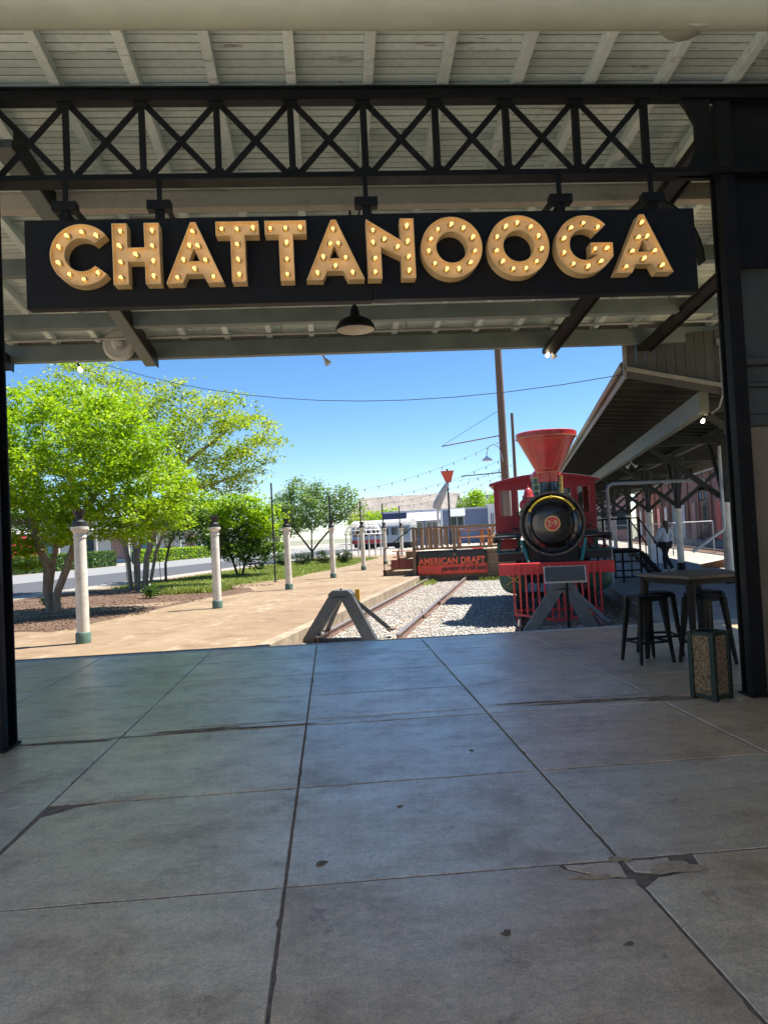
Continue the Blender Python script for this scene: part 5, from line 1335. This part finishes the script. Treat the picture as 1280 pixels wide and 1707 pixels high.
for x in (-3.2,-2.2,1.2,2.2):
    for y in (-1,1): MB().lathe([(.42,-.06),(.42,.06)], 18, (x,y,.42), 'y').build('wheel', m_locomat, co)
# lattice gazebo
gz = thing('lattice_gazebo', 'white lattice gazebo with domed top beyond the columns', 'gazebo', (-12.1,55.5,0), 0, 'T')
for k in range(6):
    a = math.pi*k/3; MB().box(1.35*math.cos(a)-.05,1.35*math.cos(a)+.05,1.35*math.sin(a)-.05,1.35*math.sin(a)+.05,0,1.75).build('post', m_offw, gz)
for q in range(5):
    ph = q*R(90)/5; rr_, z = 1.42*math.cos(ph), 1.75+1.0*math.sin(ph)
    MB().tube([(rr_*math.cos(t_*math.pi/12), rr_*math.sin(t_*math.pi/12), z) for t_ in range(25)], .035, 5, cap=False).build('hoop', m_offw, gz)
for k in range(20):
    a = math.pi*k/10; MB().tube([(1.42*math.cos(R(9*q))*math.cos(a+.04*q),1.42*math.cos(R(9*q))*math.sin(a+.04*q),1.75+math.sin(R(9*q))) for q in range(11)], .028, 4).build('rib', m_offw, gz)
# brick building on the right, beyond the second track
bk = thing('brick_station', 'long brick station building with painted doors beyond the platform', 'building', (13.9,22,0), 0, 'T')
MB().box(0,8,0,75,-.3,5.2).build('wall', m_brick, bk)
MB().box(-.25,8,-.2,75.2,5.2,5.5).build('cornice', m_trim, bk)
for k in range(18):
    y = 2+k*4.0; mt = [m_turq, m_dkglass, m_bred, m_dkglass, m_pinkw, m_pale][k % 6]
    f = MB().box(-.08,.02,y,y+1.5,.02,3.1).build('door', m_trim, bk); MB().box(-.10,-.07,y+.12,y+1.38,.1,2.95).build('panel', mt, f)
    MB().box(-.14,.0,y+2.6,y+2.9,.0,5.2).build('pier', m_brick, bk)
pk = thing('pink_building', 'pink rendered building closing the far end of the platform', 'building', (4.5,80,0), 0, 'T')
MB().box(-3.5,6.5,0,8,-.3,6).build('wall', m_pinkw, pk); MB().box(-3.7,6.7,-.2,8.2,6,6.3).build('cornice', m_trim, pk)
for k in range(5): MB().box(-2.8+1.9*k,-1.6+1.9*k,-.06,.02,1.0,3.0).build('window', m_dkglass, pk)
track('second railway track beside the platform', 9.4, 10.83, 14.5, 80, -.13)
# left: clipped hedge, low arcade building, red coach
hd_ = thing('arcade_building', 'low pale arcade with dark canopy roof across the street', 'building', (-44,20,0), 0, 'T')
MB().box(-6,0,-10,110,-.3,3.6).build('wall', m_offw, hd_)
MB().prism([(3.2,3.7),(3.2,3.9),(-6.5,5.6),(-6.5,5.3)], lambda u,v,d:(u,d,v), -12, 112).build('roof', m_canroof, hd_)
for k in range(20): 
    MB().lathe([(.16,0),(.13,.2),(.12,3.2),(.18,3.4),(.18,3.72)], 12, (2.9,-8+k*6,0)).build('column', m_white, hd_, 40)
    MB().box(-.02,.05,-8+k*6+1.5,-8+k*6+4.2,.4,3.0).build('window', [m_dkglass,m_pinkw,m_turq][k % 3], hd_)
rc = thing('red_coach', 'dark red railway coach partly hidden behind the left trees', 'coach', (-40.2,47,0), R(90), 'T')
MB().box(-7,7,-1.3,1.3,.8,3.0).build('body', m_bred, rc, None, .08); MB().box(-7.1,7.1,-1.4,1.4,3.0,3.3).build('roof', m_roofw, rc, None, .1)
for k in range(9): MB().box(-6.4+k*1.45,-5.5+k*1.45,1.29,1.33,1.7,2.6).build('window', m_dkglass, rc)
for x in (-5,-4,4,5):
    for y in (-1,1): MB().lathe([(.4,-.06),(.4,.06)], 16, (x,y,.4), 'y').build('wheel', m_locomat, rc)

# ------------------------------------------------------------------ trees
def grow(ell, stems, n_attr, step, kill, rng, max_it=90):
    """space colonisation: stems = list of polylines; returns node positions and parents"""
    vol = np.array([e[1][0]*e[1][1]*e[1][2] for e in ell]); pk = rng.choice(len(ell), n_attr, p=vol/vol.sum())
    d = rng.normal(0, 1, (n_attr, 3)); d /= np.linalg.norm(d, axis=1)[:,None]; d *= (rng.uniform(.15, 1, n_attr)**(1/2.4))[:,None]
    A = np.array([ell[i][0] for i in pk])+d*np.array([ell[i][1] for i in pk])
    nodes, par = [], []
    for st_ in stems:
        prev = -1
        for a, b_ in zip(st_[:-1], st_[1:]):
            a, b_ = np.array(a, float), np.array(b_, float); n = max(1, int(np.linalg.norm(b_-a)/step))
            for k in range(n):
                nodes.append(a+(b_-a)*k/n); par.append(prev); prev = len(nodes)-1
        nodes.append(np.array(st_[-1], float)); par.append(prev)
    alive = np.ones(n_attr, bool); near = np.full(n_attr, -1); nd = np.full(n_attr, 1e9); done = 0
    P = np.array(nodes)
    for it in range(max_it):
        new = P[done:]
        idx = np.where(alive)[0]
        if len(idx) == 0: break
        D = np.linalg.norm(A[idx][:,None]-new[None], axis=2); m = D.min(1); am = D.argmin(1)+done
        up = m < nd[idx]; nd[idx[up]] = m[up]; near[idx[up]] = am[up]; done = len(P)
        alive[nd < kill] = False
        idx = np.where(alive)[0]
        if len(idx) == 0: break
        add, padd = [], []
        for q in np.unique(near[idx]):
            v = A[idx[near[idx] == q]]-P[q]; v = (v/np.linalg.norm(v, axis=1)[:,None]).sum(0)+rng.normal(0, .25, 3)
            l = np.linalg.norm(v)
            if l < 1e-6: continue
            add.append(P[q]+v/l*step); padd.append(q)
        if not add: break
        P = np.vstack([P, add]); par += padd
    return P, np.array(par)
def leaf_mesh(pts, n_per, spread, size, rng, flat=.6, up=.8):
    c = np.repeat(pts, n_per, 0); n = len(c)
    c = c+rng.normal(0, 1, (n,3))*np.array(spread)
    nrm = rng.normal(0, 1, (n,3)); nrm[:,2] = np.abs(nrm[:,2])+up; nrm /= np.linalg.norm(nrm, axis=1)[:,None]
    t = np.cross(nrm, rng.normal(0, 1, (n,3))); t /= np.linalg.norm(t, axis=1)[:,None]; b_ = np.cross(nrm, t)
    s = size*rng.uniform(.45, 1.45, n)[:,None]
    P = np.stack([c-t*s, c+b_*s*.5-nrm*s*.12, c+t*s, c-b_*s*.5-nrm*s*.12], 1).reshape(-1, 3)
    return P, np.arange(n*4).reshape(-1, 4)
def tree(name, label, loc, ell, stems, n_attr, step, kill, leaf, n_per, spread, size, bark, seed, tip=.006, frame='T', base_r=.14, cat='tree', group=None, leaf_frac=1.0, expo=2.25, rz=0.0):
    rng = np.random.default_rng(seed)
    t = thing(name, label, cat, loc, rz, frame, group)
    P, par = grow(ell, stems, n_attr, step, kill, rng)
    n = len(P); kids = [[] for _ in range(n)]
    for i in range(n):
        if par[i] >= 0: kids[par[i]].append(i)
    acc = np.zeros(n)
    for i in range(n-1, -1, -1):
        acc[i] = max(acc[i], tip**expo)
        if par[i] >= 0: acc[par[i]] += acc[i]
    rad_ = acc**(1/expo); mx = rad_.max(); rad_ = np.where(rad_ > .02, rad_*min(2.2, max(.5, base_r/mx)), rad_)
    b = MB(); seen = np.zeros(n, bool)
    starts = [i for i in range(n) if par[i] < 0]
    while starts:
        i = starts.pop(); ch = [i] if par[i] < 0 else [par[i], i]
        while kids[i]:
            ks = sorted(kids[i], key=lambda k: -rad_[k]); starts += ks[1:]; i = ks[0]; ch.append(i)
        if len(ch) < 2: continue
        rs = [float(rad_[k]) for k in ch]
        if par[ch[0]] >= 0 or len(ch) > 1: rs[0] = min(rs[0], rs[1]*1.15)
        if par[ch[0]] < 0: rs[0] *= 1.35
        b.tube([tuple(P[k]) for k in ch], rs, 7 if rs[0] > .04 else 4, cap=False)
    b.build('trunk', bark, t, 60, fix=False)
    thin = np.array([i for i in range(n) if rad_[i] < .016 and (par[i] >= 0)])
    if leaf_frac < 1: thin = thin[rng.random(len(thin)) < leaf_frac]
    LP, LF = leaf_mesh(P[thin], n_per, spread, size, rng)
    np_mesh('crown', LP, LF, leaf, None, 'S', t, None)
    return t
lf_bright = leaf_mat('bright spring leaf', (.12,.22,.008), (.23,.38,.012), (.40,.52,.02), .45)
lf_yell = leaf_mat('yellow green young leaf', (.13,.21,.014), (.25,.35,.02), (.42,.47,.04), .5)
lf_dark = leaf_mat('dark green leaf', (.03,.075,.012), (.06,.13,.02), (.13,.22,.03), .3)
lf_mid = leaf_mat('silvery green leaf', (.075,.14,.04), (.14,.235,.075), (.26,.35,.15), .4)
lf_shrub = leaf_mat('shrub leaf', (.012,.03,.01), (.03,.06,.018), (.06,.11,.03), .25)
# near bright tree with two twisted stems
tree('myrtle_tree', 'bright green tree with two stems nearest the left post', (-12.1,17.35,0),
     [((.5,0,4.15),(3.0,2.5,2.0)),((-1.0,-.3,2.5),(2.1,1.8,1.2)),((2.2,.4,3.0),(1.8,1.7,1.4)),((-2.4,0,3.8),(1.9,1.8,1.7)),((2.5,-.2,2.4),(1.3,1.2,.8)),((.4,-.9,2.5),(1.7,1.1,.9)),((-1.6,-.6,1.7),(1.5,1.1,.7))],
     [[(-.05,0,-.05),(-.18,.02,.5),(-.12,0,1.15),(-.4,0,1.9),(-.7,.1,2.7)],[(.12,-.02,-.05),(.10,0,.45),(.42,.02,1.15),(.7,0,1.8),(1.0,.1,2.7)],[(-.08,.05,-.05),(-.14,.1,.6),(-.05,.15,1.3),(.1,.3,2.6)]],
     1650, .22, .36, lf_bright, 72, (.19,.19,.075), .058, m_bark, 11, base_r=.19, leaf_frac=.8)
# taller loose tree behind with a cluster of pale stems
tree('myrtle_tree', 'tall loose yellow green tree with a cluster of pale stems', (-14.63,26.2,0),
     [((-1.9,0,7.4),(2.4,2.0,1.8)),((2.9,.5,5.5),(3.0,2.3,2.1)),((.3,0,5.2),(2.6,2.2,1.4)),((3.2,.3,4.2),(2.2,1.8,.9)),((-3.0,0,5.6),(1.5,1.5,1.3)),((.8,0,7.2),(1.8,1.6,1.2))],
     [[(-.28,0,-.05),(-.36,0,1.2),(-.7,0,2.8),(-1.1,0,4.2)],[(-.08,.1,-.05),(-.1,.1,1.4),(-.3,.2,3.4),(-.4,.2,4.6)],[(.1,-.1,-.05),(.12,-.1,1.3),(.5,0,3.1),(.9,0,4.4)],[(.28,0,-.05),(.42,0,1.2),(1.1,.1,3.2),(1.9,.2,4.5)],[(-.45,.05,-.05),(-.5,.05,1.3),(-1.3,.1,3.6)],[(0,-.2,-.05),(.02,-.2,1.3),(.1,-.2,3.8)],[(.42,.1,-.05),(.75,.1,1.4),(1.8,.2,3.6)]],
     1700, .27, .42, lf_yell, 44, (.25,.25,.085), .068, m_bark, 12, base_r=.22, leaf_frac=.85, tip=.0075)
tree('broadleaf_tree', 'dark small tree with thin twin trunks behind the tall loose tree', (-15.95,30.75,0),
     [((.5,0,2.9),(1.9,1.6,1.2)),((1.6,.2,2.3),(1.4,1.2,.9))], [[(-.1,0,-.05),(-.12,0,.8),(-.2,0,1.6)],[(.15,0,-.05),(.16,0,.8),(.4,0,1.7)]],
     300, .25, .42, lf_dark, 22, (.2,.2,.12), .085, m_barkd, 13, base_r=.09)
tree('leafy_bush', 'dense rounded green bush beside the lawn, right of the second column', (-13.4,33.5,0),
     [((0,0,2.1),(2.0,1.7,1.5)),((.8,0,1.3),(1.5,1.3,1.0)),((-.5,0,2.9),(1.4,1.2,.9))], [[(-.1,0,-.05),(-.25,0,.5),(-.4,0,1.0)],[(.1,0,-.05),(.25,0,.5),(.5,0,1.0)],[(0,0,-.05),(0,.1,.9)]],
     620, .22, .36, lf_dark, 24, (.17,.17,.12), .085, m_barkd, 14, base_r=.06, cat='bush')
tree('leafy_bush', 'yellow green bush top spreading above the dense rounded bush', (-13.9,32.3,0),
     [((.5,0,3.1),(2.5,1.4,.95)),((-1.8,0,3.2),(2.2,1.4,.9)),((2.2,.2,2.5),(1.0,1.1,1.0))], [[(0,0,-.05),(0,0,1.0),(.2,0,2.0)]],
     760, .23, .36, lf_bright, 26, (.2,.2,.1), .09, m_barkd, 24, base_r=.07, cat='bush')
tree('round_tree', 'round silvery green tree with dark forked trunk beyond the lawn', (-15.2,51.8,0),
     [((0,0,3.9),(3.2,2.8,1.7)),((-1.0,0,4.9),(1.5,1.5,1.3)),((2.3,0,4.0),(2.0,1.6,1.5)),((.2,0,5.0),(1.4,1.4,1.2))], [[(0,0,-.05),(.05,0,.7),(-.6,0,1.6),(-1.2,0,2.4)],[(.15,0,-.05),(.1,0,.7),(.7,0,1.4),(1.5,0,2.2)],[(.05,0,.6),(.1,0,2.2)]],
     760, .30, .5, lf_mid, 26, (.26,.26,.16), .115, m_barkd, 15, base_r=.2)
tree('broadleaf_tree', 'bright green tree on the skyline behind the white wing', (-7.2,130,0),
     [((0,0,6.0),(3.6,3,3.0))], [[(0,0,-.1),(0,0,3.5)]], 260, .6, 1.0, lf_bright, 26, (.5,.5,.35), .26, m_barkd, 16, base_r=.3)
for q, (r, s, h, w_, lm, lb) in enumerate([(-27.5,128,6.3,3.4,lf_yell,'olive tree in front of the warehouse roof, left one'),(-22.8,122,6.6,3.2,lf_bright,'light green tree in front of the warehouse roof, right one')]):
    tree('broadleaf_tree', lb, (r,s,0), [((0,0,h*.62),(w_,w_*.8,h*.38))], [[(0,0,-.1),(0,0,h*.4)]], 200, .6, 1.0, lm, 24, (.5,.5,.35), .25, m_barkd, 30+q, base_r=.25)
for q, (r, s, lb) in enumerate([(-14.6,43.5,'low dark shrub at the left end of the lawn shrubs'),(-13.5,44.2,'low dark shrub second from the left by the lawn'),(-12.3,44.8,'low dark shrub third from the left by the lawn'),(-10.9,44.0,'low dark shrub at the right end near the fifth column')]):
    tree('low_shrub', lb, (r,s,0), [((0,0,.42),(.72,.6,.42))], [[(0,0,-.02),(0,0,.25)]], 90, .12, .2, lf_shrub, 26, (.09,.09,.07), .05, m_barkd, 40+q, base_r=.03, cat='shrub', group='dark shrubs by the lawn')
for q, (r, s, lb) in enumerate([(-13.0,18.6,'small dark plant at the foot of the near tree'),(-11.4,21.2,'small green plant in the mulch behind the near column')]):
    tree('small_plant', lb, (r,s,0), [((0,0,.22),(.3,.3,.2))], [[(0,0,-.02),(0,0,.1)]], 40, .08, .12, lf_dark, 14, (.06,.06,.05), .05, m_barkd, 50+q, base_r=.015, cat='plant', group='small plants in the mulch')
# clipped hedges along the far side of the street
def hedge(label, r, s0, s1, h, w_, lm, seed):
    rng = np.random.default_rng(seed); n = 9000
    t = thing('hedge', label, 'hedge', (r,s0,0), 0, 'T', 'hedges across the street')
    MB().box(-w_/2+.1,w_/2-.1,.1,s1-s0-.1,0,h-.1).build('branches', lf_shrub, t)
    P = rng.uniform(0, 1, (n,3))*np.array([w_, s1-s0, h])-np.array([w_/2,0,0]); face = rng.integers(0, 3, n)
    P[face == 0,2] = h; P[face == 1,0] = w_/2; P[face == 2,0] = -w_/2
    LP, LF = leaf_mesh(P, 1, (.05,.05,.05), .11, rng); np_mesh('foliage', LP, LF, lm, None, 'S', t, None)
hedge('clipped dark hedge with bright top along the far kerb of the street', -37.0, 20, 62, 1.35, 1.0, lf_dark, 61)
hedge('clipped hedge farther along the far side of the street', -37.0, 66, 110, 1.3, 1.0, lf_bright, 62)
for q, (r, s, h, w_) in enumerate([(-50,70,8,5),(-48,95,8.5,5.5),(-40,120,8,5),(-56,45,8.5,5.5)]):
    tree('broadleaf_tree', ['leafy tree behind the arcade roof, second from the left','leafy tree behind the arcade roof, third from the left','leafy tree behind the arcade roof, farthest right','leafy tree behind the arcade roof, nearest the left post'][q], (r,s,0), [((0,0,h*.62),(w_,w_*.8,h*.38))], [[(0,0,-.1),(0,0,h*.4)]], 220, .6, 1.0, lf_dark, 24, (.5,.5,.35), .22, m_barkd, 70+q, base_r=.25)
